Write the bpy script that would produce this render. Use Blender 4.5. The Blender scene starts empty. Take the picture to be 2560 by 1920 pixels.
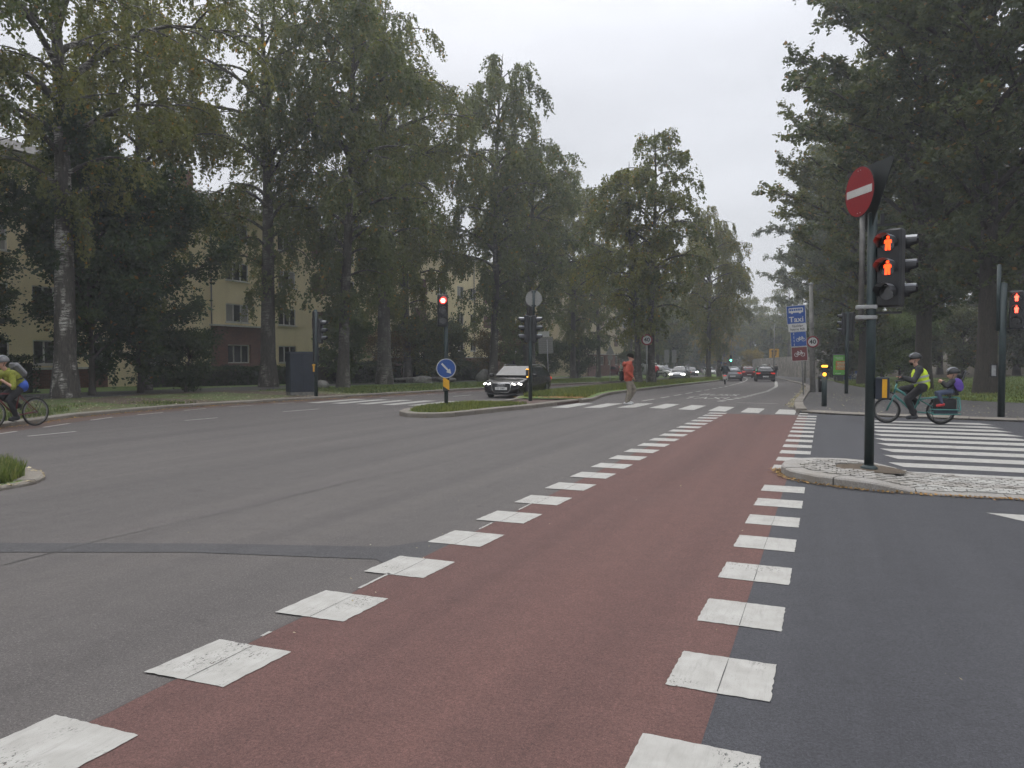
import bpy, bmesh, math, random
import numpy as np
from mathutils import Vector, Matrix
R = math.radians
random.seed(7); RNG = np.random.default_rng(7)
SC = bpy.context.scene
COL = SC.collection

# ------------------------------------------------------------------ camera, sky, sun, exposure
cam = bpy.data.cameras.new('camera'); camo = bpy.data.objects.new('camera', cam); COL.objects.link(camo)
camo.location = (0, 0, 1.6); camo.rotation_euler = (R(90 - 1.88), 0, R(22.2))
cam.lens = 27.04; cam.sensor_width = 36; cam.clip_start = 0.05; cam.clip_end = 3000
SC.camera = camo

SUN_EL, SUN_AZ = 52, -38            # azimuth clockwise from +Y (the road direction)
W = bpy.data.worlds.new('World'); SC.world = W; W.use_nodes = True
nt = W.node_tree; nt.nodes.clear()
def wn(t, **k):
    n = nt.nodes.new(t)
    for a, b in k.items(): setattr(n, a, b)
    return n
out = wn('ShaderNodeOutputWorld'); bg = wn('ShaderNodeBackground'); bg.inputs[1].default_value = 0.1
sky = wn('ShaderNodeTexSky', sky_type='NISHITA', sun_disc=False, sun_elevation=R(SUN_EL), sun_rotation=R(SUN_AZ), air_density=1.2, dust_density=3.0)
tc = wn('ShaderNodeTexCoord'); sep = wn('ShaderNodeSeparateXYZ'); nt.links.new(tc.outputs['Generated'], sep.inputs[0])
# overcast deck: CIE overcast luminance (1 + 2 sin elevation) with soft cloud structure
mp = wn('ShaderNodeMapping'); mp.inputs['Scale'].default_value = (1.0, 1.0, 3.2); nt.links.new(tc.outputs['Generated'], mp.inputs[0])
nz = wn('ShaderNodeTexNoise'); nz.inputs['Scale'].default_value = 2.1; nz.inputs['Detail'].default_value = 5; nz.inputs['Roughness'].default_value = 0.5
nt.links.new(mp.outputs[0], nz.inputs['Vector'])
mr = wn('ShaderNodeMapRange'); mr.inputs[1].default_value = 0.3; mr.inputs[2].default_value = 0.7; mr.inputs[3].default_value = 0.80; mr.inputs[4].default_value = 1.12
nt.links.new(nz.outputs[0], mr.inputs[0])
cl = wn('ShaderNodeMath', operation='MAXIMUM'); cl.inputs[1].default_value = 0.0; nt.links.new(sep.outputs[2], cl.inputs[0])
pw = wn('ShaderNodeMath', operation='POWER'); pw.inputs[1].default_value = 2.2; nt.links.new(cl.outputs[0], pw.inputs[0])
m1 = wn('ShaderNodeMath', operation='MULTIPLY_ADD'); m1.inputs[1].default_value = 7.7; m1.inputs[2].default_value = 2.8; nt.links.new(pw.outputs[0], m1.inputs[0])
m2 = wn('ShaderNodeMath', operation='MULTIPLY'); nt.links.new(m1.outputs[0], m2.inputs[0]); nt.links.new(mr.outputs[0], m2.inputs[1])
tint = wn('ShaderNodeVectorMath', operation='SCALE'); tint.inputs[0].default_value = (0.965, 0.98, 1.035); nt.links.new(m2.outputs[0], tint.inputs['Scale'])
mx = wn('ShaderNodeMix', data_type='RGBA'); mx.inputs[0].default_value = 0.93
nt.links.new(sky.outputs[0], mx.inputs[6]); nt.links.new(tint.outputs[0], mx.inputs[7])
nt.links.new(mx.outputs[2], bg.inputs[0]); nt.links.new(bg.outputs[0], out.inputs[0])

sun = bpy.data.lights.new('sun', 'SUN'); sun.energy = 0.7; sun.angle = R(75); sun.color = (1.0, 0.97, 0.93)
suno = bpy.data.objects.new('sun', sun); COL.objects.link(suno)
az = R(SUN_AZ); el = R(SUN_EL)
sd = Vector((math.sin(az) * math.cos(el), math.cos(az) * math.cos(el), math.sin(el)))
suno.rotation_euler = sd.to_track_quat('Z', 'Y').to_euler(); suno.location = (0, 0, 40)
SC.view_settings.view_transform = 'Standard'; SC.view_settings.look = 'None'
SC.view_settings.exposure = 1.32; SC.view_settings.gamma = 1.0
SC.render.engine = 'CYCLES'
SC.cycles.use_adaptive_sampling = True; SC.cycles.adaptive_threshold = 0.04; SC.cycles.use_denoising = True; SC.cycles.volume_bounces = 0
SC.cycles.max_bounces = 4; SC.cycles.diffuse_bounces = 3; SC.cycles.transmission_bounces = 3; SC.cycles.transparent_max_bounces = 4

# ------------------------------------------------------------------ materials
MATS = {}
class NB:
    def __init__(s, name):
        s.m = bpy.data.materials.new(name); s.m.use_nodes = True; s.t = s.m.node_tree
        s.b = s.t.nodes['Principled BSDF']; s.tc = None
    def n(s, t, ins={}, **k):
        n = s.t.nodes.new(t)
        for a, b in k.items(): setattr(n, a, b)
        for a, b in ins.items():
            if isinstance(b, bpy.types.NodeSocket): s.t.links.new(b, n.inputs[a])
            else: n.inputs[a].default_value = b
        return n
    def co(s, kind='Object'):
        if s.tc is None: s.tc = s.t.nodes.new('ShaderNodeTexCoord')
        return s.tc.outputs[kind]
    def pos(s): return s.n('ShaderNodeNewGeometry').outputs['Position']
    def noise(s, vec, scale, detail=4, rough=0.55):
        return s.n('ShaderNodeTexNoise', {'Vector': vec, 'Scale': scale, 'Detail': detail, 'Roughness': rough}).outputs[0]
    def ramp(s, fac, stops, interp='LINEAR'):
        r = s.n('ShaderNodeValToRGB', {0: fac}); e = r.color_ramp; e.interpolation = interp
        while len(e.elements) < len(stops): e.elements.new(0.5)
        for el_, (p, c) in zip(e.elements, stops):
            el_.position = p; el_.color = c if len(c) == 4 else (*c, 1)
        return r.outputs[0]
    def mix(s, fac, a, b, mode='MIX'):
        n = s.n('ShaderNodeMix', data_type='RGBA', blend_type=mode)
        for i, v in ((0, fac), (6, a), (7, b)):
            if isinstance(v, bpy.types.NodeSocket): s.t.links.new(v, n.inputs[i])
            else: n.inputs[i].default_value = (*v, 1) if isinstance(v, tuple) and len(v) == 3 else v
        return n.outputs[2]
    def bump(s, h, strength=0.3, dist=0.01):
        b = s.n('ShaderNodeBump', {'Height': h, 'Strength': strength, 'Distance': dist}); s.t.links.new(b.outputs[0], s.b.inputs['Normal'])
    def set(s, **k):
        for a, b in k.items():
            i = s.b.inputs[a.replace('_', ' ')]
            if isinstance(b, bpy.types.NodeSocket): s.t.links.new(b, i)
            else: i.default_value = (*b, 1) if isinstance(b, tuple) and len(b) == 3 else b
        return s
def mat(name, col, rough=0.6, metal=0.0, var=0.15, scale=6.0, bump=0.0, spec=0.5, coat=0.0):
    """plain painted/plastic/metal/cloth surface with a little grime"""
    if name in MATS: return MATS[name]
    b = NB(name); v = b.noise(b.co(), scale, 5, 0.6)
    lo = tuple(c * (1 - var) for c in col); hi = tuple(min(1, c * (1 + var)) for c in col)
    b.set(Base_Color=b.ramp(v, [(0.3, lo), (0.7, hi)]), Roughness=rough, Metallic=metal)
    b.b.inputs['Specular IOR Level'].default_value = spec; b.b.inputs['Coat Weight'].default_value = coat
    if bump: b.bump(b.noise(b.co(), scale * 6, 3), bump, 0.01)
    MATS[name] = b.m; return b.m
def emit(name, col, strength):
    if name in MATS: return MATS[name]
    b = NB(name); b.set(Base_Color=col, Emission_Color=col, Emission_Strength=strength, Roughness=0.4); MATS[name] = b.m; return b.m

def asphalt(name, c0, c1, stain, rough=0.85, speck=0.35, dark_dots=0.0):
    b = NB(name); p = b.pos()
    g = b.noise(p, 170, 2, 0.7); big = b.noise(p, 0.45, 5, 0.6); mid = b.noise(p, 5, 4, 0.6)
    g2 = b.noise(p, 62, 3, 0.8); gm = b.n('ShaderNodeMath', {0: g, 1: g2}, operation='ADD').outputs[0]; gm = b.n('ShaderNodeMath', {0: gm, 1: 0.5}, operation='MULTIPLY').outputs[0]
    c = b.ramp(gm, [(0.36, tuple(x * .72 for x in c0)), (0.5, tuple((x + y) / 2 for x, y in zip(c0, c1))), (0.64, tuple(x * 1.22 for x in c1))])
    c = b.mix(b.ramp(big, [(0.35, (0, 0, 0)), (0.68, (0.62, 0.62, 0.62))]), c, b.mix(.5, stain, c, 'MIX'))
    c = b.mix(b.ramp(mid, [(0.4, (0, 0, 0)), (0.75, (0.35, 0.35, 0.35))]), c, c0)
    tr = b.noise(b.n('ShaderNodeMapping', {'Vector': p, 'Scale': (1.5, 0.05, 1)}).outputs[0], 1.0, 4, .6)
    c = b.mix(1.0, c, b.ramp(tr, [(.3, (.80, .80, .81)), (.5, (1, 1, 1)), (.7, (1.17, 1.16, 1.14))]), 'MULTIPLY')
    oil = b.ramp(b.noise(p, 1.9, 6, .7), [(.62, (0, 0, 0)), (.74, (.5, .5, .5))]); c = b.mix(oil, c, tuple(x * .6 for x in c0))
    vo = b.n('ShaderNodeTexVoronoi', {'Vector': p, 'Scale': 150.0}); rnd = b.n('ShaderNodeSeparateColor', {0: vo.outputs['Color']}).outputs[0]
    sp = b.n('ShaderNodeMath', {0: rnd, 1: 0.93}, operation='GREATER_THAN').outputs[0]
    sp2 = b.n('ShaderNodeMath', {0: sp, 1: speck}, operation='MULTIPLY').outputs[0]
    c = b.mix(sp2, c, tuple(min(1, x * 1.7) for x in c1))
    if dark_dots:
        pn = b.noise(p, 0.7, 3); msk = b.ramp(pn, [(0.45, (0, 0, 0)), (0.62, (1, 1, 1))])
        m2_ = b.n('ShaderNodeMapping', {'Vector': p, 'Rotation': (0, 0, 0.4), 'Scale': (1.0, 2.6, 1.0)}).outputs[0]
        vd = b.n('ShaderNodeTexVoronoi', {'Vector': m2_, 'Scale': 34.0}); dr = b.n('ShaderNodeSeparateColor', {0: vd.outputs['Color']}).outputs[1]
        dd = b.n('ShaderNodeMath', {0: dr, 1: 0.72}, operation='GREATER_THAN').outputs[0]
        ne = b.n('ShaderNodeMath', {0: vd.outputs['Distance'], 1: 0.32}, operation='LESS_THAN').outputs[0]
        k = b.n('ShaderNodeMath', {0: dd, 1: ne}, operation='MULTIPLY').outputs[0]
        k = b.n('ShaderNodeMath', {0: k, 1: dark_dots}, operation='MULTIPLY').outputs[0]
        c = b.mix(b.n('ShaderNodeMath', {0: k, 1: msk}, operation='MULTIPLY').outputs[0], c, tuple(x * 0.3 for x in c0))
    b.set(Base_Color=c, Roughness=rough); b.b.inputs['Specular IOR Level'].default_value = 0.35
    b.bump(b.noise(p, 120, 3, 0.7), 0.55, 0.006); MATS[name] = b.m; return b.m
asphalt('grey asphalt', (0.0505, 0.0458, 0.0431), (0.1159, 0.1050, 0.1001), (0.0688, 0.0620, 0.0597))
asphalt('fresh asphalt', (0.0265, 0.0272, 0.0313), (0.0569, 0.0575, 0.0654), (0.0348, 0.0348, 0.0401), 0.78, 0.2, 0.7)
asphalt('patch asphalt', (0.0360, 0.0352, 0.0371), (0.0759, 0.0734, 0.0757), (0.0479, 0.0464, 0.0470))
asphalt('red asphalt', (0.0618, 0.0316, 0.0275), (0.1310, 0.0653, 0.0561), (0.0880, 0.0500, 0.0441), 0.85, 0.22)
asphalt('footway asphalt', (0.0357, 0.0344, 0.0344), (0.0878, 0.0845, 0.0833), (0.0554, 0.0520, 0.0494))
asphalt('dirt', (0.0486, 0.0365, 0.0259), (0.1215, 0.0956, 0.0688), (0.0810, 0.0608, 0.0405), 0.95)
asphalt('red edge asphalt', (0.0596, 0.0389, 0.0313), (0.1192, 0.0784, 0.0659), (0.0752, 0.0564, 0.0471))

def granite():
    b = NB('granite'); p = b.pos()
    oi = b.n('ShaderNodeObjectInfo').outputs['Random']
    c = b.ramp(b.noise(p, 60, 4, 0.75), [(0.3, (0.19, 0.183, 0.17)), (0.7, (0.41, 0.40, 0.375))])
    c = b.mix(b.ramp(b.noise(p, 3, 5), [(0.4, (0, 0, 0)), (0.75, (0.6, 0.6, 0.6))]), c, (0.2, 0.175, 0.14))
    c = b.mix(0.85, c, b.ramp(oi, [(0, (0.72, 0.7, 0.68)), (1, (1, 0.99, 0.97))]), 'MULTIPLY')
    b.set(Base_Color=c, Roughness=0.8); b.bump(b.noise(p, 45, 4), 0.4, 0.006); MATS['granite'] = b.m
granite()
wg = MATS['granite'].copy(); wg.name = 'worn granite'
for n_ in wg.node_tree.nodes:
    if n_.bl_idname == 'ShaderNodeValToRGB' and n_.color_ramp.elements[1].color[0] > .9:
        for e_ in n_.color_ramp.elements: e_.color = (e_.color[0] * .60, e_.color[1] * .55, e_.color[2] * .49, 1)
MATS['worn granite'] = wg
def paint():
    b = NB('road paint'); p = b.pos()
    st = b.n('ShaderNodeMapping', {'Vector': p, 'Rotation': (0, 0, 0.5), 'Scale': (16.0, 1.6, 1)}).outputs[0]
    scuff = b.ramp(b.noise(st, 2.2, 5, 0.7), [(0.50, (0, 0, 0)), (0.72, (0.6, 0.6, 0.6))])
    chips = b.ramp(b.noise(b.n('ShaderNodeMapping', {'Vector': p, 'Rotation': (0, 0, .45), 'Scale': (2.2, 1, 1)}).outputs[0], 34, 5, 0.75), [(0.555, (0, 0, 0)), (0.62, (1, 1, 1))])
    zone = b.ramp(b.noise(p, 2.2, 3), [(0.53, (0, 0, 0)), (0.70, (1, 1, 1))])
    c = b.ramp(b.noise(p, 7, 5), [(0.3, (0.285, 0.278, 0.254)), (0.7, (0.36, 0.353, 0.328))])
    c = b.mix(scuff, c, (0.23, 0.223, 0.205))
    k = b.n('ShaderNodeMix', {2: 0.0, 3: chips}, data_type='FLOAT'); b.t.links.new(zone, k.inputs[0])
    b.set(Base_Color=c, Roughness=0.7); b.bump(b.noise(p, 90, 3), 0.3, 0.004)
    tb = b.n('ShaderNodeBsdfTransparent'); ms = b.n('ShaderNodeMixShader', {0: k.outputs[0], 1: b.b.outputs[0], 2: tb.outputs[0]})      # worn through to the asphalt
    b.t.links.new(ms.outputs[0], b.t.nodes['Material Output'].inputs[0]); MATS['road paint'] = b.m
paint()
def soil_grass(name, g0, g1, brown, amount):
    b = NB(name); p = b.pos()
    c = b.ramp(b.noise(p, 24, 5, 0.7), [(0.3, g0), (0.7, g1)])
    c = b.mix(b.ramp(b.noise(p, 0.9, 5, 0.65), [(0.5 - amount, (0, 0, 0)), (0.72 - amount, (1, 1, 1))]), c, brown)
    b.set(Base_Color=c, Roughness=0.95); b.bump(b.noise(p, 30, 4), 0.8, 0.04); MATS[name] = b.m
soil_grass('lawn', (0.06, 0.105, 0.022), (0.15, 0.215, 0.05), (0.13, 0.13, 0.045), -0.12)
soil_grass('verge', (0.045, 0.075, 0.02), (0.11, 0.15, 0.04), (0.105, 0.078, 0.048), 0.06)
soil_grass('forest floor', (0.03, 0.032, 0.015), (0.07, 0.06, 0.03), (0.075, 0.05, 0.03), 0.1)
def leafmat(name, cols, trans=0.35, rough=0.6):
    b = NB(name); a = b.n('ShaderNodeAttribute', attribute_name='tint').outputs['Fac']
    c = b.ramp(a, cols); oi = b.n('ShaderNodeObjectInfo').outputs['Random']
    c = b.mix(1.0, c, b.ramp(oi, [(0, (0.80, 0.86, 0.90)), (.5, (1, 1, 1)), (1, (1.22, 1.12, 0.86))]), 'MULTIPLY')
    cl_ = b.noise(b.pos(), .55, 3, .6); c = b.mix(1.0, c, b.ramp(cl_, [(.3, (.78, .82, .84)), (.5, (1, 1, 1)), (.72, (1.3, 1.2, .95))]), 'MULTIPLY')
    b.set(Base_Color=c, Roughness=rough); b.b.inputs['Specular IOR Level'].default_value = 0.3
    tr = b.n('ShaderNodeBsdfTranslucent', {0: b.mix(1.0, c, (1.25, 1.3, 0.7), 'MULTIPLY')})
    ms = b.n('ShaderNodeMixShader', {0: trans, 1: b.b.outputs[0], 2: tr.outputs[0]})
    b.t.links.new(ms.outputs[0], b.t.nodes['Material Output'].inputs[0]); MATS[name] = b.m
leafmat('birch leaf', [(0.0, (0.084, 0.100, 0.052)), (0.45, (0.132, 0.148, 0.072)), (0.85, (0.18, 0.186, 0.09)), (0.965, (0.20, 0.18, 0.07)), (0.985, (0.32, 0.18, 0.05))], .45)
leafmat('green leaf', [(0.0, (0.052, 0.070, 0.042)), (0.5, (0.094, 0.114, 0.060)), (0.92, (0.14, 0.152, 0.076)), (0.99, (0.24, 0.14, 0.05))])
leafmat('maple leaf', [(0.0, (0.022, 0.04, 0.02)), (0.6, (0.045, 0.07, 0.03)), (0.97, (0.08, 0.10, 0.04)), (0.995, (0.25, 0.12, 0.03))])
leafmat('autumn leaf', [(0.0, (0.12, 0.10, 0.02)), (0.6, (0.26, 0.19, 0.03)), (1.0, (0.36, 0.24, 0.05))])
leafmat('russet leaf', [(0.0, (0.05, 0.055, 0.025)), (0.5, (0.10, 0.075, 0.035)), (1.0, (0.17, 0.095, 0.04))])
leafmat('hedge leaf', [(0.0, (0.022, 0.038, 0.018)), (0.6, (0.042, 0.062, 0.028)), (1.0, (0.075, 0.09, 0.04))])
leafmat('bright leaf', [(0.0, (0.07, 0.10, 0.03)), (0.6, (0.12, 0.16, 0.05)), (1.0, (0.19, 0.21, 0.08))])
leafmat('grass blade', [(0.0, (0.06, 0.085, 0.025)), (0.55, (0.125, 0.16, 0.05)), (0.9, (0.19, 0.21, 0.075)), (1.0, (0.26, 0.23, 0.10))], 0.3)
leafmat('fallen leaf', [(0.0, (0.10, 0.055, 0.02)), (0.4, (0.22, 0.12, 0.035)), (0.8, (0.36, 0.2, 0.05)), (1.0, (0.45, 0.32, 0.1))], 0.15)
leafmat('pale fallen leaf', [(0.0, (0.16, 0.12, 0.06)), (0.5, (0.3, 0.25, 0.14)), (1.0, (0.5, 0.46, 0.34))], 0.1)
def bark(name, base, dark, white=None):
    b = NB(name); p = b.pos()
    st = b.n('ShaderNodeMapping', {'Vector': p, 'Scale': (1, 1, 0.22)}).outputs[0]
    c = b.ramp(b.noise(st, 22, 6, 0.7), [(0.32, dark), (0.66, base)])
    if white:
        hb = b.n('ShaderNodeMapping', {'Vector': p, 'Scale': (1.2, 1.2, 7.0)}).outputs[0]
        lent = b.ramp(b.noise(hb, 2.6, 6, 0.75), [(0.46, (0, 0, 0)), (0.56, (1, 1, 1))])
        big = b.ramp(b.noise(b.n('ShaderNodeMapping', {'Vector': p, 'Scale': (1.6, 1.6, 0.5)}).outputs[0], 1.5, 4), [(0.48, (0, 0, 0)), (0.60, (1, 1, 1))])
        k = b.n('ShaderNodeMath', {0: b.n('ShaderNodeSeparateColor', {0: lent}).outputs[0], 1: b.n('ShaderNodeSeparateColor', {0: big}).outputs[0]}, operation='MULTIPLY').outputs[0]
        c = b.mix(k, c, white)
    b.set(Base_Color=c, Roughness=0.9); b.bump(b.noise(st, 26, 5, 0.7), 0.9, 0.03); MATS[name] = b.m
bark('birch bark', (0.085, 0.074, 0.062), (0.022, 0.019, 0.016), (0.44, 0.42, 0.38))
bark('birch bark dark', (0.085, 0.074, 0.062), (0.028, 0.024, 0.02), (0.22, 0.205, 0.18))
bark('brown bark', (0.062, 0.05, 0.04), (0.02, 0.017, 0.014))
def render_wall(name, c, c2):
    b = NB(name); p = b.pos()
    k = b.noise(b.n('ShaderNodeMapping', {'Vector': p, 'Scale': (1, 1, 0.3)}).outputs[0], 1.1, 6, 0.65)
    b.set(Base_Color=b.ramp(k, [(0.3, c2), (0.6, c)]), Roughness=0.92); b.bump(b.noise(p, 40, 4), 0.35, 0.01); MATS[name] = b.m
render_wall('yellow render', (0.82, 0.71, 0.46), (0.74, 0.635, 0.40))
render_wall('cream render', (0.52, 0.45, 0.30), (0.42, 0.36, 0.25))
def stonework():
    b = NB('wall stone'); p = b.pos(); sx = b.n('ShaderNodeSeparateXYZ', {0: p}); v = b.n('ShaderNodeCombineXYZ', {0: sx.outputs[1], 1: sx.outputs[2]}).outputs[0]
    vo = b.n('ShaderNodeTexVoronoi', {'Vector': v, 'Scale': 1.7}); r_ = b.n('ShaderNodeSeparateColor', {0: vo.outputs['Color']}).outputs[0]
    c = b.ramp(r_, [(0, (0.10, 0.092, 0.08)), (1, (0.24, 0.215, 0.185))]); c = b.mix(b.ramp(b.noise(p, .5, 5), [(.4, (0, 0, 0)), (.7, (.7, .7, .7))]), c, (.10, .098, .075))
    b.set(Base_Color=c, Roughness=.95); b.bump(b.noise(p, 6, 5), .8, .08); MATS['wall stone'] = b.m
stonework()
def bricks():
    b = NB('brick'); p = b.pos(); sx = b.n('ShaderNodeSeparateXYZ', {0: p})
    s = b.n('ShaderNodeMath', {0: sx.outputs[0], 1: sx.outputs[1]}, operation='ADD').outputs[0]
    v = b.n('ShaderNodeCombineXYZ', {0: s, 1: sx.outputs[2]}).outputs[0]
    bt = b.n('ShaderNodeTexBrick', {'Vector': v, 'Color1': (0.20, 0.075, 0.05, 1), 'Color2': (0.135, 0.05, 0.038, 1), 'Mortar': (0.19, 0.16, 0.14, 1), 'Scale': 1.0, 'Mortar Size': 0.006, 'Brick Width': 0.24, 'Row Height': 0.075})
    c = b.mix(b.ramp(b.noise(p, 1.2, 4), [(0.4, (0, 0, 0)), (0.8, (0.5, 0.5, 0.5))]), bt.outputs[0], (0.09, 0.05, 0.04))
    b.set(Base_Color=c, Roughness=0.9); b.bump(bt.outputs['Fac'], -0.4, 0.01); MATS['brick'] = b.m
bricks()
mat('dark green steel', (0.018, 0.032, 0.033), 0.5, 0.1, 0.25, 8)
mat('black plastic', (0.014, 0.015, 0.017), 0.45, 0, 0.2)
mat('dark rubber', (0.013, 0.013, 0.014), 0.8, 0, 0.25)
mat('galvanised', (0.34, 0.345, 0.34), 0.5, 0.55, 0.18, 14)
mat('sign back', (0.25, 0.25, 0.23), 0.55, 0.35, 0.1)
mat('dark sign back', (0.022, 0.027, 0.028), 0.55, 0.1, 0.12)
mat('sign red', (0.22, 0.012, 0.018), 0.4, 0, 0.08); mat('sign white', (0.46, 0.46, 0.44), 0.45, 0, 0.06)
mat('sign blue', (0.006, 0.055, 0.24), 0.4, 0, 0.1); mat('sign brown', (0.12, 0.022, 0.022), 0.45, 0, 0.1)
mat('sign black', (0.012, 0.012, 0.012), 0.5, 0, 0.05); mat('sign yellow', (0.62, 0.32, 0.012), 0.45, 0, 0.08)
mat('lit visor top', (0.20, 0.21, 0.225), 0.3, 0.0, 0.1, spec=0.9)
mat('cabinet blue', (0.012, 0.018, 0.03), 0.5, 0, 0.25, 3)
mat('white paint', (0.62, 0.62, 0.6), 0.5); mat('window white', (0.55, 0.54, 0.5), 0.5)
mat('shutter brown', (0.13, 0.06, 0.04), 0.7); mat('roof tile', (0.05, 0.047, 0.045), 0.85, 0, 0.3, 2)
mat('window glass', (0.02, 0.024, 0.026), 0.06, 0, 0.3, 0.8, spec=0.9)
mat('car glass', (0.02, 0.024, 0.026), 0.04, 0, 0.1, spec=.6)
mat('curtain', (0.3, 0.29, 0.26), 0.9)
mat('skin', (0.45, 0.26, 0.19), 0.55, 0, 0.08); mat('hair dark', (0.012, 0.010, 0.008), 0.85, spec=.2)
mat('weathered grey pole', (0.20, 0.195, 0.18), 0.85, 0, 0.25, 4, 0.3)
mat('old metal', (0.19, 0.185, 0.175), 0.6, 0.4, 0.25, 9)
mat('stone', (0.17, 0.165, 0.15), 0.9, 0, 0.35, 5, 0.5)
mat('chrome', (0.6, 0.6, 0.6), 0.2, 1.0, 0.05)
emit('red lamp', (1.0, 0.02, 0.012), 1.6); emit('red lamp core', (1.0, 0.4, 0.33), 3.5)
emit('red man', (1.0, 0.055, 0.008), 1.5); emit('hot red man', (1.0, 0.07, 0.04), 2.6)
emit('amber lamp', (1.0, 0.42, 0.03), 1.2); emit('green lamp', (0.15, 1.0, 0.6), 2.5); emit('head lamp', (1.0, 0.97, 0.9), 5.0)
emit('tail lamp', (0.5, 0.03, 0.02), 0.35)
mat('dark lens', (0.012, 0.012, 0.012), 0.15, spec=0.8)

# ------------------------------------------------------------------ mesh helpers
def zg(y):                                     # the street falls gently away beyond the crossing
    if y < 20: return 0.0
    if y < 32: return -0.0115 * (y - 20) ** 2 / 24
    return -0.0115 * (y - 26)
def V3(*a): return Vector(a)
class MB:
    def __init__(s): s.v = []; s.f = []; s.M = None; s.sm = []; s.smooth = False
    def add(s, vs, fs):
        o = len(s.v)
        s.v += [tuple(s.M @ Vector(p)) if s.M else tuple(p) for p in vs]
        s.f += [tuple(i + o for i in f) for f in fs]; s.sm += [s.smooth] * len(fs); return s
    def box(s, c, d, rz=0, taper=1.0, bev=0.0):
        x, y, z = (q / 2 for q in d); M = Matrix.Translation(c) @ Matrix.Rotation(rz, 4, 'Z')
        if bev:
            b = min(bev, x * .9, y * .9, z * .9); vs = []
            for zz, k in ((-z, b), (-z + b, 0), (z - b, 0), (z, b)):
                for px, py in ((-x + b, -y + k), (x - b, -y + k), (x - k, -y + b), (x - k, y - b), (x - b, y - k), (-x + b, y - k), (-x + k, y - b), (-x + k, -y + b)):
                    vs.append(M @ Vector((px, py, zz)))
            fs = [tuple(range(7, -1, -1)), tuple(range(24, 32))]
            for l in range(3):
                for i in range(8): fs.append((l * 8 + i, l * 8 + (i + 1) % 8, l * 8 + 8 + (i + 1) % 8, l * 8 + 8 + i))
            return s.add(vs, fs)
        vs = [M @ Vector((sx * x * (taper if sz > 0 else 1), sy * y * (taper if sz > 0 else 1), sz * z)) for sz in (-1, 1) for sx, sy in ((-1, -1), (1, -1), (1, 1), (-1, 1))]
        return s.add(vs, [(3, 2, 1, 0), (4, 5, 6, 7), (0, 1, 5, 4), (1, 2, 6, 5), (2, 3, 7, 6), (3, 0, 4, 7)])
    def tube(s, pts, rad, n=8, cap=True, flat=None):
        pts = [Vector(p) for p in pts]; m = len(pts)
        if not isinstance(rad, (list, tuple)): rad = [rad] * m
        vs = []; prev = None
        for i, p in enumerate(pts):
            d = (pts[min(i + 1, m - 1)] - pts[max(i - 1, 0)])
            d = d.normalized() if d.length > 1e-9 else Vector((0, 0, 1))
            if prev is None:
                a = Vector((0, 0, 1)) if abs(d.z) < 0.9 else Vector((1, 0, 0)); u = d.cross(a).normalized()
            else:
                u = (prev - d * prev.dot(d))
                u = u.normalized() if u.length > 1e-6 else d.orthogonal().normalized()
            prev = u; w = d.cross(u)
            for k in range(n):
                t = 2 * math.pi * k / n; vs.append(p + (u * math.cos(t) + w * math.sin(t)) * rad[i])
        fs = [(i * n + k, i * n + (k + 1) % n, (i + 1) * n + (k + 1) % n, (i + 1) * n + k) for i in range(m - 1) for k in range(n)]
        sm = s.smooth; s.smooth = n >= 5; s.add(vs, fs); o = len(s.v) - len(vs); s.smooth = False
        if cap:
            s.f += [tuple(o + k for k in range(n - 1, -1, -1)), tuple(o + (m - 1) * n + k for k in range(n))]; s.sm += [False, False]
        s.smooth = sm; return s
    def lathe(s, prof, n=16, M=None, arc=2 * math.pi):
        M = M or Matrix(); vs = []; full = arc > 6.28
        for r, z in prof:
            for k in range(n if full else n + 1):
                t = arc * k / n; vs.append(M @ Vector((r * math.cos(t), r * math.sin(t), z)))
        c = n if full else n + 1; fs = []
        for i in range(len(prof) - 1):
            for k in range(n):
                k2 = (k + 1) % c; fs.append((i * c + k, i * c + k2, (i + 1) * c + k2, (i + 1) * c + k))
        sm = s.smooth; s.smooth = True; s.add(vs, fs); s.smooth = sm; return s
    def prism(s, poly, z0, z1, M=None):
        M = M or Matrix(); n = len(poly)
        vs = [M @ Vector((x, y, z)) for z in (z0, z1) for x, y in poly]
        return s.add(vs, [tuple(range(n - 1, -1, -1)), tuple(range(n, 2 * n))] + [(i, (i + 1) % n, n + (i + 1) % n, n + i) for i in range(n)])
    def disc(s, r, z0, z1, n=28, M=None): return s.prism([(r * math.cos(2 * math.pi * k / n), r * math.sin(2 * math.pi * k / n)) for k in range(n)], z0, z1, M)
    def ring(s, r0, r1, z0, z1, n=28, M=None): return s.lathe([(r0, z0), (r0, z1), (r1, z1), (r1, z0), (r0, z0)], n, M)
    def torus(s, Rr, r, n=28, k=6, M=None): return s.lathe([(Rr + r * math.cos(2 * math.pi * i / k), r * math.sin(2 * math.pi * i / k)) for i in range(k + 1)], n, M)
    def ball(s, c, rx, ry=None, rz=None, n=12, k=8, M=None):
        ry = ry or rx; rz = rz or rx
        A = (M or Matrix()) @ Matrix.Translation(c) @ Matrix.Diagonal((rx, ry, rz, 1))
        return s.lathe([(max(1e-4, math.sin(math.pi * i / k)), -math.cos(math.pi * i / k)) for i in range(k + 1)], n, A)
    def mesh(s, name, m):
        me = bpy.data.meshes.new(name); me.from_pydata(s.v, [], s.f)
        me.polygons.foreach_set('use_smooth', s.sm[:len(me.polygons)]); me.materials.append(MATS[m] if isinstance(m, str) else m); me.update(); return me
    def build(s, name, m, parent=None, loc=None, rz=None):
        o = bpy.data.objects.new(name, s.mesh(name, m)); COL.objects.link(o); o.parent = parent
        if loc is not None: o.location = loc
        if rz is not None: o.rotation_euler = (0, 0, rz)
        return o
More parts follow.
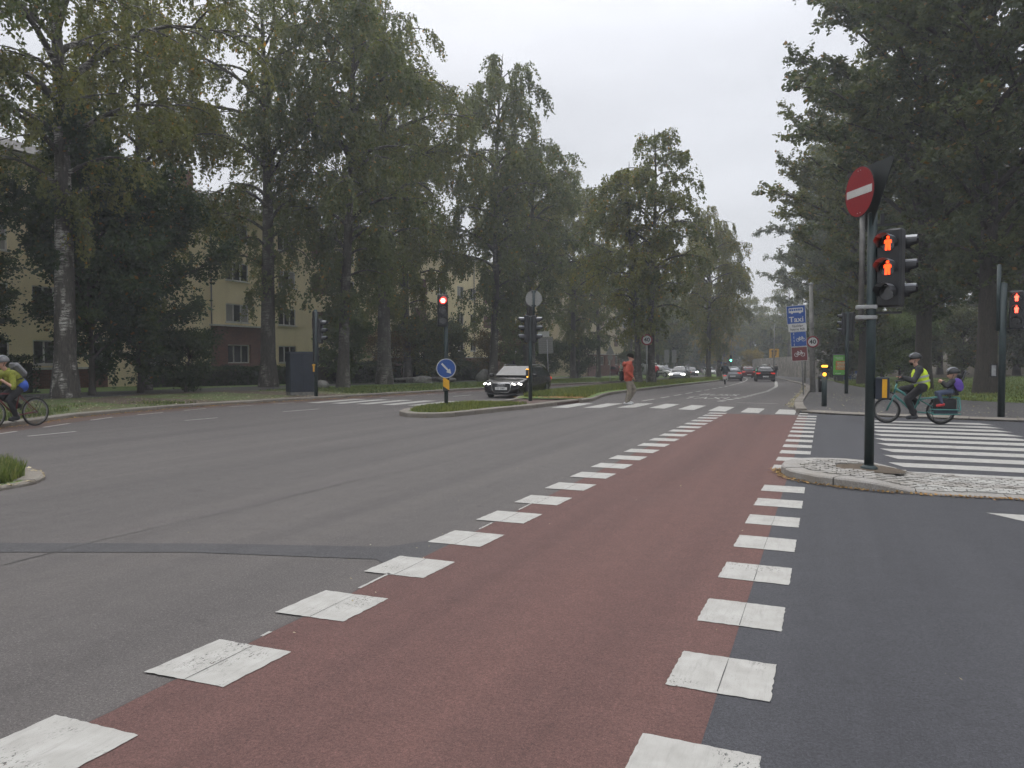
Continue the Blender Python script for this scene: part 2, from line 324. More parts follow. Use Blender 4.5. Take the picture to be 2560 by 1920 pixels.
def thing(name, label, cat, loc=(0, 0, 0), rz=0, group=None, kind=None):
    o = bpy.data.objects.new(name, None); COL.objects.link(o); o.location = loc; o.rotation_euler = (0, 0, rz); o.empty_display_size = 0.1
    return tag(o, label, cat, group, kind)
def tag(o, label=None, cat=None, group=None, kind=None):
    if label: o['label'] = label
    if cat: o['category'] = cat
    if group: o['group'] = group
    if kind: o['kind'] = kind
    return o
def struct(name, label=None):
    o = bpy.data.objects.new(name, None); COL.objects.link(o); o['kind'] = 'structure'
    if label: o['label'] = label
    return o
def link(name, me, parent=None, loc=None, rot=None, scale=None):
    o = bpy.data.objects.new(name, me); COL.objects.link(o); o.parent = parent
    if loc is not None: o.location = loc
    if rot is not None: o.rotation_euler = rot
    if scale is not None: o.scale = scale
    return o
def copy_tree(o, parent=None):
    c = o.copy(); COL.objects.link(c); c.parent = parent
    for ch in o.children: copy_tree(ch, c)
    return c
# evaluation of modifiers / text in a side scene, so the main scene need not update
TS = bpy.data.scenes.new('side')
def evaluated(data, mods=()):
    o = bpy.data.objects.new('side_object', data); TS.collection.objects.link(o)
    for t, kw in mods:
        m = o.modifiers.new(t, t)
        for a, b in kw.items(): setattr(m, a, b)
    vl = TS.view_layers[0]; vl.update(); dg = vl.depsgraph
    me = bpy.data.meshes.new_from_object(o.evaluated_get(dg), depsgraph=dg)
    bpy.data.objects.remove(o); return me
def text_mesh(s, size, m, ext=0.0, align='CENTER', xs=1.0, bold=0.0):
    cu = bpy.data.curves.new('lettering', 'FONT'); cu.body = s; cu.size = size; cu.align_x = align; cu.align_y = 'CENTER'; cu.extrude = ext; cu.resolution_u = 3
    cu.space_character = 1.0 + bold * 2; cu.offset = bold * size
    me = evaluated(cu); bpy.data.curves.remove(cu)
    if xs != 1.0: me.transform(Matrix.Diagonal((xs, 1, 1, 1)))
    me.materials.clear(); me.materials.append(MATS[m]); me.name = 'lettering'; return me
UP = Matrix.Rotation(math.pi / 2, 4, 'X')                       # local XY plate -> stands upright, faces -Y
def np_mesh(name, verts, faces_n, m, tint=None):
    """verts (N,3) grouped in consecutive faces of faces_n corners each"""
    n = len(verts); me = bpy.data.meshes.new(name); nf = n // faces_n
    me.vertices.add(n); me.vertices.foreach_set('co', np.ascontiguousarray(verts, dtype=np.float32).ravel())
    me.loops.add(n); me.loops.foreach_set('vertex_index', np.arange(n, dtype=np.int32))
    me.polygons.add(nf); me.polygons.foreach_set('loop_start', np.arange(0, n, faces_n, dtype=np.int32))
    try: me.polygons.foreach_set('loop_total', np.full(nf, faces_n, dtype=np.int32))
    except Exception: pass
    if tint is not None:
        a = me.attributes.new('tint', 'FLOAT', 'POINT'); a.data.foreach_set('value', np.repeat(tint, faces_n).astype(np.float32))
    me.materials.append(MATS[m]); me.update(calc_edges=True); return me

# ------------------------------------------------------------------ ground, road, kerbs, markings
def interp(tab): ys = [a for a, b in tab]; xs = [b for a, b in tab]; return lambda y: float(np.interp(y, ys, xs))
KL = interp([(-20, -10.5), (0, -13.5), (6, -15.2), (11.8, -17.55), (15.2, -19.0), (19.3, -19.4), (23.3, -18.8), (26.7, -18.4), (33, -18.2), (40, -18.2), (52, -17.9), (63, -16.9), (88, -16.9), (113, -19), (140, -24.5), (170, -33), (215, -50)])
KR = interp([(24.4, -0.8), (27.4, -0.98), (31, -1.08), (45, -1.1), (56, -1.25), (67, -1.95), (83, -3.7), (101, -5.7), (125, -9.8), (150, -15.5), (190, -28), (235, -46)])
MR = interp([(27.2, -8.3), (28.5, -8.25), (33, -9.1), (36, -9.45), (48, -9.7), (66, -9.55), (86, -9.6), (105, -11.5), (125, -15), (150, -20.5), (190, -33)])
ML = interp([(27.2, -11.0), (29, -11.6), (35, -12.3), (48, -12.9), (66, -13.2), (88, -13.0), (105, -14.2), (125, -17.5), (150, -23), (190, -35.5)])
def ys_(a, b, st): n = max(1, int(round((b - a) / st))); return [a + (b - a) * i / n for i in range(n + 1)]
def strip(name, fl, fr, Y, dz, m, nx=1, parent=None, kind='structure', zf=None):
    vs = []; fs = []
    for y in Y:
        l = fl(y) if callable(fl) else fl; r = fr(y) if callable(fr) else fr
        for i in range(nx + 1):
            x = l + (r - l) * i / nx; vs.append((x, y, (zf(x, y) if zf else zg(y)) + dz))
    w = nx + 1
    for j in range(len(Y) - 1):
        for i in range(nx): fs.append((j * w + i, j * w + i + 1, (j + 1) * w + i + 1, (j + 1) * w + i))
    b = MB(); b.add(vs, fs); b.sm = [True] * len(fs); o = b.build(name, m, parent)
    if kind and parent is None: o['kind'] = kind
    return o
def sheet(name, poly, dz, m, parent=None, kind='structure', thick=0.0, flat=False):
    b = MB(); n = len(poly); top = [(x, y, (0 if flat else zg(y)) + dz) for x, y in poly]
    if thick:
        b.add(top + [(x, y, z - thick) for x, y, z in top], [tuple(range(n))] + [(i, n + i, n + (i + 1) % n, (i + 1) % n) for i in range(n)])
    else: b.add(top, [tuple(range(n))])
    o = b.build(name, m, parent)
    if kind and parent is None: o['kind'] = kind
    return o
strip('ground', -400, 400, ys_(-60, 700, 8), -0.30, 'forest floor', 8)
strip('road', lambda y: KL(y) - 0.05, lambda y: (-0.4 if y < 24 else KR(y) + 0.05), ys_(-20, 24, 2) + ys_(24.4, 210, 3), 0.0, 'grey asphalt', 4)
sheet('side_street', [(-0.46, -20), (45, -20), (45, 21.2), (20, 21.5), (9, 22.3), (4.6, 22.72), (2.4, 23.12), (1, 23.47), (0.1, 23.72), (-0.46, 24.15)], 0.004, 'fresh asphalt', flat=True)
strip('cycle_lane_surface', -2.98, -0.46, ys_(-6, 20, 3) + [21, 22, 23.1], 0.005, 'red asphalt')
strip('red_cycle_edge', lambda y: KL(y), lambda y: KL(y) + (0.9 if y < 24 else 1.15), ys_(-6, 150, 2), 0.004, 'red edge asphalt')
# repaired trench and old joints across the grey lane
sheet('asphalt_patch', [(-8.9, 3.25), (-6.4, 4.2), (-4.85, 4.83), (-3.3, 5.22), (-2.98, 5.0), (-2.98, 6.3), (-3.2, 5.95), (-3.45, 5.6), (-4.9, 5.13), (-6.5, 4.5), (-9.0, 3.5)], 0.004, 'patch asphalt')
def crackline(pts, w, name='asphalt_joint'):
    b = MB(); P = []
    for i in range(len(pts) - 1):
        (x0, y0), (x1, y1) = pts[i], pts[i + 1]; n = max(2, int(math.hypot(x1 - x0, y1 - y0) / 0.18))
        P += [(x0 + (x1 - x0) * k / n + random.uniform(-.6, .6) * w, y0 + (y1 - y0) * k / n) for k in range(n + 1)]
    vs = []; 
    for x, y in P:
        h = w * random.uniform(0.35, 1.2) / 2; vs += [(x - h, y, zg(y) + 0.0055), (x + h, y, zg(y) + 0.0055)]
    b.add(vs, [(2 * i, 2 * i + 1, 2 * i + 3, 2 * i + 2) for i in range(len(P) - 1)])
    o = b.build(name, 'crack fill'); o['kind'] = 'structure'
mat('crack fill', (0.036, 0.034, 0.032), 0.7, 0, 0.3)
crackline([(-5.86, 3.0), (-5.9, 4.9), (-5.74, 6.7), (-5.71, 8.5), (-5.3, 11.5), (-5.2, 16), (-5.4, 22)], 0.014)
crackline([(-2.975, -1), (-2.985, 6), (-2.98, 14), (-2.99, 23)], 0.014)
crackline([(-14.6, 9), (-13.4, 15), (-12.9, 19.6)], 0.012)
crackline([(-9.0, 8.6), (-7.4, 13), (-6.6, 18), (-6.4, 23)], 0.014)
crackline([(-0.3, 5.6), (0.7, 5.75), (2.4, 5.6), (4, 5.7)], 0.012)

# right-hand footway, plaza and lawn
LE = interp([(29.2, 30), (30.5, 13), (33, 6.9), (34.3, 5.3), (37.6, 4.1), (50, 2.9), (62, 1.6), (72, 1.0), (84, 0.6), (101, -1.5), (125, -5.6), (150, -11), (190, -23.5), (235, -41)])
FW = [(-0.95, 27.4), (-0.86, 25.4), (-0.66, 24.35), (0.1, 23.78), (1, 23.5), (2.4, 23.16), (4.6, 22.76), (9, 22.34), (20, 21.55), (32, 21.0)]
sheet('footway', [(-0.95, 27.4), (-0.86, 25.4), (-0.66, 24.35), (0.1, 23.78), (1, 23.5), (2.4, 23.16), (4.6, 22.76), (9, 22.34), (20, 21.55), (32, 21.0), (32, 29.25), (-1.0, 29.25)], 0.05, 'footway asphalt', thick=0.2)
strip('footway', lambda y: KR(y), lambda y: max(LE(y), KR(y) + 1.0) if y > 30.5 else 32, [29.25, 29.8, 30.5] + ys_(31, 200, 2.5), 0.054, 'footway asphalt', 3)
def lawn_z(x, y):
    d = max(0.0, x - LE(y)); h = 0.03 * d + 0.06 * min(1, d / 1.5)
    if d > 21: h += 0.42 * (d - 21) if d < 60 else 0.42 * 39
    return zg(y) + h
b = MB(); vs = []; fs = []; YY = ys_(29.2, 235, 2.2); DX = [0, 0.6, 1.5, 3, 5, 8, 11, 14, 17, 21, 24, 28, 34, 42, 52, 75, 120]
for y in YY:
    for d in DX: x = LE(y) + d; vs.append((x, y + 0.0, lawn_z(x, y) + 0.062))
w = len(DX)
for j in range(len(YY) - 1):
    for i in range(w - 1): fs.append((j * w + i, j * w + i + 1, (j + 1) * w + i + 1, (j + 1) * w + i))
b.add(vs, fs); b.sm = [True] * len(fs); lo = b.build('lawn', 'lawn'); lo['kind'] = 'structure'
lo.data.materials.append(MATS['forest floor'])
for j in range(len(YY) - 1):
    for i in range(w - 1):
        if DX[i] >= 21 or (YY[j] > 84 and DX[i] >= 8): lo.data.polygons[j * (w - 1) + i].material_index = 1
# park path across the top of the lawn
def lawn_path(name, d0, d1, y0, y1):
    strip(name, lambda y: LE(y) + d0, lambda y: LE(y) + d1, ys_(y0, y1, 3), 0.075, 'dirt', 2, zf=lawn_z)
lawn_path('park_path', 18.6, 20.4, 40, 150)

# left verge, footpath, front gardens
strip('verge', lambda y: KL(y) - 7.6, lambda y: KL(y) - 0.3, ys_(-10, 34, 2) , 0.10, 'verge', 4)
strip('verge', lambda y: KL(y) - 9.6, lambda y: KL(y) - 0.3, ys_(34, 190, 3), 0.10, 'lawn', 4)
strip('footpath', lambda y: KL(y) - (12.5 if y < 33 else 12.8), lambda y: KL(y) - (7.6 if y < 33 else 9.6), ys_(-10, 190, 2.5), 0.096, 'footway asphalt', 3)
strip('front_garden', -60, lambda y: KL(y) - (12.5 if y < 33 else 12.8), ys_(-10, 190, 4), 0.092, 'lawn', 4)
sheet('bare_earth', [(-19.0, 22.6), (-18.7, 25.0), (-18.5, 27.6), (-20.5, 28.3), (-23.5, 29), (-27, 29.5), (-27, 24), (-25, 20), (-21.5, 18.5), (-19.9, 19.5)], 0.106, 'dirt')

# medians (grass, raised) and the refuge between them
TIP = [(-8.72, 23.4), (-9.0, 21.8), (-9.3, 19.8), (-9.55, 18.75), (-10.0, 18.3), (-10.6, 18.35), (-11.15, 18.85), (-11.55, 19.8), (-11.75, 21.2), (-11.5, 23.2), (-11.15, 24.0), (-8.75, 24.0)]
sheet('median_tip', [(-10.2 + (x + 10.2) * .93, 21.2 + (y - 21.2) * .96) for x, y in TIP], 0.122, 'verge')
sheet('median_refuge', [(-8.75, 24.05), (-11.15, 24.05), (-10.75, 25.5), (-10.9, 27.15), (-8.4, 27.15)], 0.085, 'red edge asphalt', thick=0.15)
def med_z(x, y):
    a, c = ML(y), MR(y); t = (x - a) / (c - a); return zg(y) + 0.13 + 0.07 * math.sin(math.pi * min(max(t, 0), 1)) * min(1, (y - 27.2) / 6)
strip('median', lambda y: ML(y) + 0.1, lambda y: MR(y) - 0.1, ys_(27.2, 175, 2), 0.0, 'lawn', 6, zf=med_z)
NEAR = [(-9.2, 6.0), (-9.3, 6.72), (-9.55, 7.05), (-10.1, 7.4), (-10.9, 7.62), (-12.2, 7.4), (-13.2, 5.8), (-13.4, 2), (-13.0, -6), (-8.6, -6)]
sheet('near_median', [(-11.1 + (x + 11.1) * .95, 2.4 + (y - 2.4) * .97) for x, y in NEAR], 0.052, 'lawn')

# kerb stones, each its own stone
def smooth(pts, st):
    """resample a polyline at step st"""
    P = [Vector((x, y, 0)) for x, y in pts]; out_ = [P[0]]; acc = 0
    for i in range(len(P) - 1):
        d = P[i + 1] - P[i]; L = d.length; t = st - acc
        while t <= L: out_.append(P[i] + d * (t / L)); t += st
        acc = L - (t - st)
    return out_
def kerb(label, pts, width=0.28, height=0.12, length=1.0, side=1, hf=None, stone='worn granite'):
    """stones along pts; side +1 puts the stone to the left of the walking direction"""
    k = struct('kerb', label); P = smooth(pts, length / 4)
    i = 0; n = 0
    while i + 2 < len(P):
        q = P[i:i + 5]; g = 0.008
        if len(q) < 2: break
        vs = []
        hh = random.uniform(-0.006, 0.006)
        for j, p in enumerate(q):
            d = (q[min(j + 1, len(q) - 1)] - q[max(j - 1, 0)]).normalized(); nrm = Vector((-d.y, d.x, 0)) * side
            pp = p + d * (g if j == 0 else (-g if j == len(q) - 1 else 0)); h = (hf(p) if hf else height) + hh; z = zg(p.y)
            a = pp; c = pp + nrm * width
            vs += [(a.x, a.y, z - 0.1), (a.x, a.y, z + h - 0.02), (a.x + nrm.x * .02, a.y + nrm.y * .02, z + h), (c.x, c.y, z + h + 0.004), (c.x, c.y, z - 0.1)]
        m = len(q); fs = []
        for j in range(m - 1):
            for e in range(4): fs.append((j * 5 + e, j * 5 + e + 1, (j + 1) * 5 + e + 1, (j + 1) * 5 + e))
        fs += [(4, 3, 2, 1, 0), tuple((m - 1) * 5 + e for e in range(5))]
        b = MB(); b.add(vs, fs)
        if side < 0: b.f = [f[::-1] for f in b.f]
        b.build('kerb_stone', stone, k); i += 4; n += 1
    return k
kerb('worn granite kerb along the far left footway', [(KL(y), y) for y in ys_(-2, 62, 1)], 0.3, 0.11, 1.5, 1)
strip('kerb', lambda y: KL(y) - 0.3, lambda y: KL(y), ys_(62, 190, 3), 0.11, 'worn granite')
kerb('granite kerb round the grassy median tip', [(-8.42, 27.1), (-8.6, 25.5), (-8.72, 23.4), (-9.0, 21.8), (-9.3, 19.8), (-9.55, 18.75), (-10.0, 18.3), (-10.6, 18.35), (-11.15, 18.85), (-11.55, 19.8), (-11.75, 21.2), (-11.5, 23.2), (-10.95, 24.6), (-10.75, 25.5), (-10.9, 27.2)], 0.26, 0.13, 0.9, -1)
kerb('granite kerb along the right edge of the median', [(MR(y), y) for y in ys_(27.2, 78, 1)], 0.26, 0.13, 1.2, 1)
kerb('granite kerb along the left edge of the median', [(ML(y), y) for y in ys_(27.2, 78, 1)], 0.26, 0.13, 1.2, -1)
strip('kerb', lambda y: MR(y) - 0.26, MR, ys_(78, 175, 3), 0.13, 'worn granite'); strip('kerb', ML, lambda y: ML(y) + 0.26, ys_(78, 175, 3), 0.13, 'worn granite')
kerb('worn granite kerb round the near grass strip on the left', NEAR[-1:] + NEAR[:8], 0.28, 0.055, 0.8, 1)
kerb('granite kerb of the right footway along the street', [(KR(y), y) for y in ys_(24.6, 84, 1)], 0.3, 0.11, 1.2, -1)
strip('kerb', KR, lambda y: KR(y) + 0.3, ys_(84, 200, 3), 0.11, 'worn granite')
kerb('dropped flagstone kerb at the far side of the side street', [(x, y) for x, y in FW[2:]], 0.75, 0.045, 1.1, 1, hf=lambda p: 0.06)

# ------------------------------------------------------------------ painted markings
def block(pts, parent, name='paint_block', dz=0.009, jit=0.012, m='road paint'):
    P = []
    n = len(pts)
    for i in range(n):
        (x0, y0), (x1, y1) = pts[i], pts[(i + 1) % n]; k = max(2, int(math.hypot(x1 - x0, y1 - y0) / 0.03)); k = min(k, 24)
        P += [(x0 + (x1 - x0) * t / k + random.uniform(-jit, jit), y0 + (y1 - y0) * t / k + random.uniform(-jit, jit)) for t in range(k)]
    b = MB(); b.add([(x, y, zg(y) + dz) for x, y in P], [tuple(range(len(P)))]); return b.build(name, m, parent)
mk = struct('cycle_lane_blocks', 'two rows of square white blocks edging the red cycle lane')
for i in range(-2, 21):
    y = 3.12 + i * 1.0
    if y > 1.2: block([(-3.19, y - .25), (-2.69, y - .24), (-2.67, y + .25), (-3.17, y + .25)], mk, jit=0.004 if i < 6 else 0.002)
    y = 3.95 + i * 0.996
    if y > 1.4 and not 10.25 < y < 11.4: block([(-0.71, y - .23), (-0.22, y - .24), (-0.22, y + .23), (-0.70, y + .24)], mk, jit=0.004 if i < 6 else 0.002)
for y0, y1 in [(4.5, 4.9), (6.5, 6.8), (7.5, 7.9), (3.5, 3.58)]:      # thin remnants of an older line
    block([(-2.995, y0), (-2.972, y0), (-2.972, y1), (-2.995, y1)], mk, 'line_remnant', jit=0.003)
for i in range(9):                                        # thin joint scored along each near block
    y = 3.12 + i; 
    if y > 2.5: crackline([(-2.93, y - .24), (-2.925, y + .24)], 0.005, 'block_joint')
for i in range(5): y = 3.95 + i * .996; crackline([(-0.462, y - .22), (-0.46, y + .22)], 0.005, 'block_joint')
for o in [o for o in COL.objects if o.name.startswith('block_joint')]:
    o.parent = mk; o.location.z = 0.0048
    if 'kind' in o: del o['kind']
zb = struct('zebra_crossing', 'zebra crossing over the main carriageway')
Z0 = interp([(-8.05, 23.7), (-5.6, 25.0), (-1.1, 23.35)]); Z1 = interp([(-8.05, 26.7), (-5.6, 27.9), (-1.1, 25.7)])
for i in range(8):
    x = -8.05 + i * 0.995; block([(x - .27, Z0(x - .27)), (x + .27, Z0(x + .27)), (x + .27, Z1(x + .27)), (x - .27, Z1(x - .27))], zb, 'zebra_stripe', jit=0.004)
zl = struct('zebra_crossing', 'zebra crossing over the far carriageway left of the median')
for i in range(6): x = -17.2 + i * 1.05; block([(x - .27, 23.0), (x + .27, 23.0), (x + .25, 26.2), (x - .29, 26.2)], zl, 'zebra_stripe', jit=0.004)
zr = struct('zebra_crossing', 'wide zebra crossing over the side street')
for i in range(11):
    y = 11.9 + i * 0.98; s_ = 0.03 if i < 9 else 0
    block([(0.90, y + .23), (1.08, y - .25), (3.77, y - .30), (3.53, y + .25)], zr, 'zebra_stripe', jit=0.004, dz=0.0085)
block([(1.55, 9.18), (1.86, 8.78), (2.9, 8.75), (2.7, 9.2)], zr, 'give_way_triangle', dz=0.0085, jit=0.004)
dk = struct('lane_dashes', 'short white dashes along the far carriageway')
for y0, y1, x0, x1 in [(10.85, 11.95, -15.19, -15.2), (15.15, 16.2, -15.29, -15.2), (18.77, 20.25, -15.1, -14.9), (6.6, 7.8, -15.0, -15.1)]:
    block([(x0 - .05, y0), (x0 + .05, y0), (x1 + .05, y1), (x1 - .05, y1)], dk, 'lane_dash', jit=0.002)
for i in range(16):
    y = 8.6 + i * 1.9
    if y < 22 or y > 27: x = KL(y) + (0.98 if y < 24 else 1.2); x2 = KL(y + 1) + (0.98 if y < 24 else 1.2); block([(x - .05, y), (x + .05, y), (x2 + .05, y + 1), (x2 - .05, y + 1)], dk, 'lane_dash', jit=0.002)
for i in range(10):
    y = 30 + i * 6; x = (ML(y) + KL(y)) / 2; x2 = (ML(y + 2) + KL(y + 2)) / 2
    block([(x - .06, y), (x + .06, y), (x2 + .06, y + 2), (x2 - .06, y + 2)], dk, 'lane_dash', jit=0.002)
la = struct('lane_lines', 'white lines between the bus lane and the cycle lane ahead')
LR = interp([(29, -2.65), (36, -2.75), (50, -2.9), (60, -3.2), (72, -3.9), (80, -4.5), (95, -6.0), (112, -8.2), (130, -11.5)])
LRv = interp([(29.3, -3.9), (36, -3.3), (45, -3.0), (57, -3.2), (68, -3.85), (77, -4.35), (93, -5.9), (111, -8.2), (130, -11.9)])
LLv = interp([(29, -6.6), (31.5, -6.5), (40, -6.45), (54, -6.4), (68, -6.8), (80, -7.4), (95, -8.6), (110, -10.4), (127, -13.4)])
for i in range(17):
    y = 30.5 + i * 1.55
    if y < 54: x, x2 = LRv(y), LRv(y + .85); block([(x - .12, y), (x + .12, y), (x2 + .12, y + .85), (x2 - .12, y + .85)], la, 'lane_dash', jit=0.002)
strip('lane_line', lambda y: LRv(y) - .11, lambda y: LRv(y) + .11, ys_(54, 125, 2), 0.0125, 'road paint', parent=la)
for i in range(9):
    y = 29.5 + i * 3.1; x, x2 = LLv(y), LLv(y + 1.9); block([(x - .06, y), (x + .06, y), (x2 + .06, y + 1.9), (x2 - .06, y + 1.9)], la, 'lane_dash', jit=0.002)
strip('lane_line', lambda y: LLv(y) - .07, lambda y: LLv(y) + .07, ys_(58, 120, 2), 0.0125, 'road paint', parent=la)
block([(-3.05, 29.6), (-1.6, 29.5), (-1.6, 29.62), (-3.05, 29.72)], la, 'stop_line', jit=0.002)
tx = struct('road_lettering', 'white BUSS and TAXI lettering on the bus lane')
for s_, y in (('TAXI', 33.4), ('BUSS', 37.6)):
    me = text_mesh(s_, 1.0, 'road paint'); sh = Matrix(((0.82, 0, 0, -4.7), (0, 3.2, 0, y), (0, 0, 1, zg(y) + 0.016), (0, 0, 0, 1)))
    me.transform(sh)
    for v in me.vertices: v.co.z = zg(v.co.y) + 0.016
    link('lettering', me, tx)

# ------------------------------------------------------------------ kerbed island with cobbles at the near pole
isl = struct('traffic_island', 'small granite edged island with cobbles round the near pole')
OUT = [(2.9, 10.28), (2.1, 10.22), (1.15, 10.16), (0.51, 10.2), (-0.11, 10.5), (-0.42, 10.85), (-0.56, 11.25), (-0.56, 11.75), (-0.40, 12.18), (-0.1, 12.38), (0.3, 12.42), (0.75, 12.28), (1.05, 12.12)]
def ih(p): return 0.12 if p.x < 0.5 else max(0.02, 0.12 - (p.x - 0.5) * 0.16)
k_ = kerb('pale granite kerb of the small island', OUT, 0.24, 0.12, 0.95, -1, hf=ih, stone='granite'); k_.parent = isl; del k_['kind']; del k_['label']
k_.name = 'kerb_ring'
INN = [(2.9, 10.5), (1.15, 10.4), (0.55, 10.44), (0.05, 10.68), (-0.24, 11.0), (-0.33, 11.3), (-0.33, 11.7), (-0.22, 12.0), (0.0, 12.14), (0.3, 12.18), (0.7, 12.06), (1.0, 11.95), (3.0, 11.6)]
b = MB(); b.add([(x, y, ih(Vector((x, y, 0))) - 0.012) for x, y in INN], [tuple(range(len(INN)))]); b.build('mortar_bed', 'stone', isl)
def inside(x, y, P):
    c = False; n = len(P)
    for i in range(n):
        (x0, y0), (x1, y1) = P[i], P[(i + 1) % n]
        if (y0 > y) != (y1 > y) and x < (x1 - x0) * (y - y0) / (y1 - y0) + x0: c = not c
    return c
cm = []; cp = []
for k in range(6):
    b = MB(); a_, c_ = random.uniform(.045, .052), random.uniform(.045, .052); b.box((0, 0, 0), (a_ * 2, c_ * 2, 0.05), 0, 0.9); cm.append(b.mesh('cobble', 'granite')); q_ = cm[-1].copy(); q_.materials[0] = MATS['road paint']; cp.append(q_)
n = 0
for iy in range(18):
    for ix in range(34):
        x = -0.36 + ix * 0.102 + (0.05 if iy % 2 else 0) + random.uniform(-.008, .008); y = 10.42 + iy * 0.101 + random.uniform(-.008, .008)
        e = ((x - .56) / .45) ** 2 + ((y - 11.52) / .42) ** 2
        if inside(x, y, INN) and e > 1.0:
            link('cobble', (cp if x > 1.0 + .25 * (y - 10.4) and (10.42 < y < 10.8 or 11.15 < y < 11.55) else cm)[n % 6], isl, (x, y, ih(Vector((x, y, 0))) - 0.014 + random.uniform(-.006, .006)), (random.uniform(-.06, .06), random.uniform(-.06, .06), random.uniform(-.08, .08))); n += 1
b = MB(); b.add([(0.56 + .45 * math.cos(t * .26), 11.52 + .42 * math.sin(t * .26), 0.113 - 0.03 * max(0, math.cos(t * .26))) for t in range(24)], [tuple(range(24))]); b.build('earth_patch', 'dirt', isl)

# ------------------------------------------------------------------ loose leaves and grass (countless, so stuff)
def scatter_flat(name, pts, size, m, label, kind='stuff', up=0.01):
    pts = np.array(pts); N = len(pts); a = RNG.uniform(0, 6.28, N); s = size * RNG.uniform(0.5, 1.3, N)
    tl = RNG.normal(0, 0.25, (N, 2)); u = np.stack([np.cos(a), np.sin(a), tl[:, 0]], 1) * s[:, None]; v = np.stack([-np.sin(a), np.cos(a), tl[:, 1]], 1) * (s * 0.62)[:, None]
    c = pts + np.array([0, 0, up])
    q = np.stack([c - u, c - v * .9, c + u, c + v], 1).reshape(-1, 3); q[:, 2] = np.maximum(q[:, 2], np.repeat(c[:, 2], 4) - 0.004)
    o = link(name, np_mesh(name, q, 4, m, RNG.random(N))); o['kind'] = kind; o['label'] = label; return o
def along(pts, n, off, spread, z):
    P = smooth(pts, 0.05); out_ = []
    for _ in range(n):
        i = random.randrange(len(P) - 1); p = P[i]; d = (P[i + 1] - P[i]).normalized(); nr = Vector((-d.y, d.x, 0)); o = off + abs(random.gauss(0, spread)) * (1 if spread > 0 else -1)
        q = p + nr * o; out_.append((q.x, q.y, zg(q.y) + z + random.random() * 0.012))
    return out_
scatter_flat('fallen_leaves', along(OUT[1:8], 900, 0.02, 0.055, 0.006) + along(OUT[:2], 50, 0.02, 0.04, 0.006), 0.022, 'fallen leaf', 'orange leaf litter against the near island kerb')
scatter_flat('fallen_leaves', along([(-9.55, 18.75), (-10.0, 18.3), (-10.6, 18.35), (-11.15, 18.85)][::-1], 500, 0.02, 0.10, 0.006), 0.035, 'fallen leaf', 'orange leaf litter at the foot of the median tip')
scatter_flat('fallen_leaves', [(x_, y_, med_z(x_, y_) + .015) for x_, y_ in [(MR(y0) - .25 - abs(random.gauss(0, .55)) * 1.6, y0) for y0 in [27.3 + abs(random.gauss(0, 1.3)) for _ in range(1500)]]], 0.04, 'fallen leaf', 'orange leaf litter on the median by the signal pole')
scatter_flat('fallen_leaves', along([(KR(y), y) for y in ys_(27, 60, 1)], 2200, 0.02, 0.10, 0.006), 0.035, 'pale fallen leaf', 'yellowish leaf litter in the right gutter') 
pl = []
for _ in range(700):
    y = random.uniform(23.6, 42); x = random.uniform(KR(y) + .35, 5.5) if y < 33 else random.uniform(KR(y) + .35, LE(y)); pl.append((x, y, zg(y) + 0.056))
scatter_flat('fallen_leaves', pl, 0.03, 'pale fallen leaf', 'scattered pale leaves on the right footway')
pl = []
for _ in range(2600):
    y = random.uniform(8, 33); x = KL(y) - 0.35 - abs(random.gauss(0, 3.2)); pl.append((x, y, zg(y) + 0.112))
scatter_flat('fallen_leaves', pl, 0.035, 'pale fallen leaf', 'yellowish leaf litter on the left verge')
scatter_flat('fallen_leaves', along(NEAR[:5], 260, 0.0, 0.12, 0.03), 0.03, 'pale fallen leaf', 'dry leaves at the tip of the near grass strip')
scatter_flat('fallen_leaves', along([(KL(y), y) for y in ys_(8, 34, 1)], 1500, -0.05, -0.14, 0.006), 0.03, 'fallen leaf', 'brown leaf litter in the left gutter')
scatter_flat('litter_specks', [(random.uniform(-7, 5), random.uniform(3, 18), 0.013) for _ in range(150)] , 0.009, 'pale fallen leaf', 'tiny pale specks of litter on the asphalt')
def grass(name, pts, h, m='grass blade', w=0.008, label='grass'):
    P = np.array(pts); N = len(P); a = RNG.uniform(0, 6.28, N); hh = h * RNG.uniform(0.4, 1.25, N); ln = RNG.normal(0, 0.35, (N, 2)) * hh[:, None]
    d = np.stack([np.cos(a), np.sin(a), np.zeros(N)], 1) * (w * RNG.uniform(.6, 1.4, N))[:, None]
    tip = P + np.stack([ln[:, 0], ln[:, 1], hh], 1)
    q = np.stack([P - d, P + d, tip], 1).reshape(-1, 3); o = link(name, np_mesh(name, q, 3, m, RNG.random(N))); o['kind'] = 'stuff'; o['label'] = label; return o
def rand_in(poly, n, z):
    xs = [p[0] for p in poly]; ys = [p[1] for p in poly]; r = []
    while len(r) < n:
        x, y = random.uniform(min(xs), max(xs)), random.uniform(min(ys), max(ys))
        if inside(x, y, poly): r.append((x, y, zg(y) + z))
    return r
T2 = [(-10.2 + (x + 10.2) * .8, 21 + (y - 21) * .84) for x, y in TIP]
grass('grass', rand_in(T2, 9000, 0.12), 0.11, w=0.012, label='short yellowing grass on the median tip')
N2 = [(-9.3, 4.8), (-9.42, 6.5), (-9.75, 6.9), (-10.2, 7.2), (-10.9, 7.42), (-12, 7.2), (-12.8, 5.8), (-12.9, 4.8)]
grass('grass', rand_in(N2, 15000, 0.05), 0.2, w=0.012, label='lush grass on the near strip at the left edge')
pl = []
for _ in range(42000):
    y = 28.5 + random.random() ** 1.3 * 60; x = random.uniform(ML(y) + .3, MR(y) - .3); pl.append((x, y, med_z(x, y) - .005))
grass('grass', pl, 0.16, w=0.02, label='rough grass on the long median')
pl = []
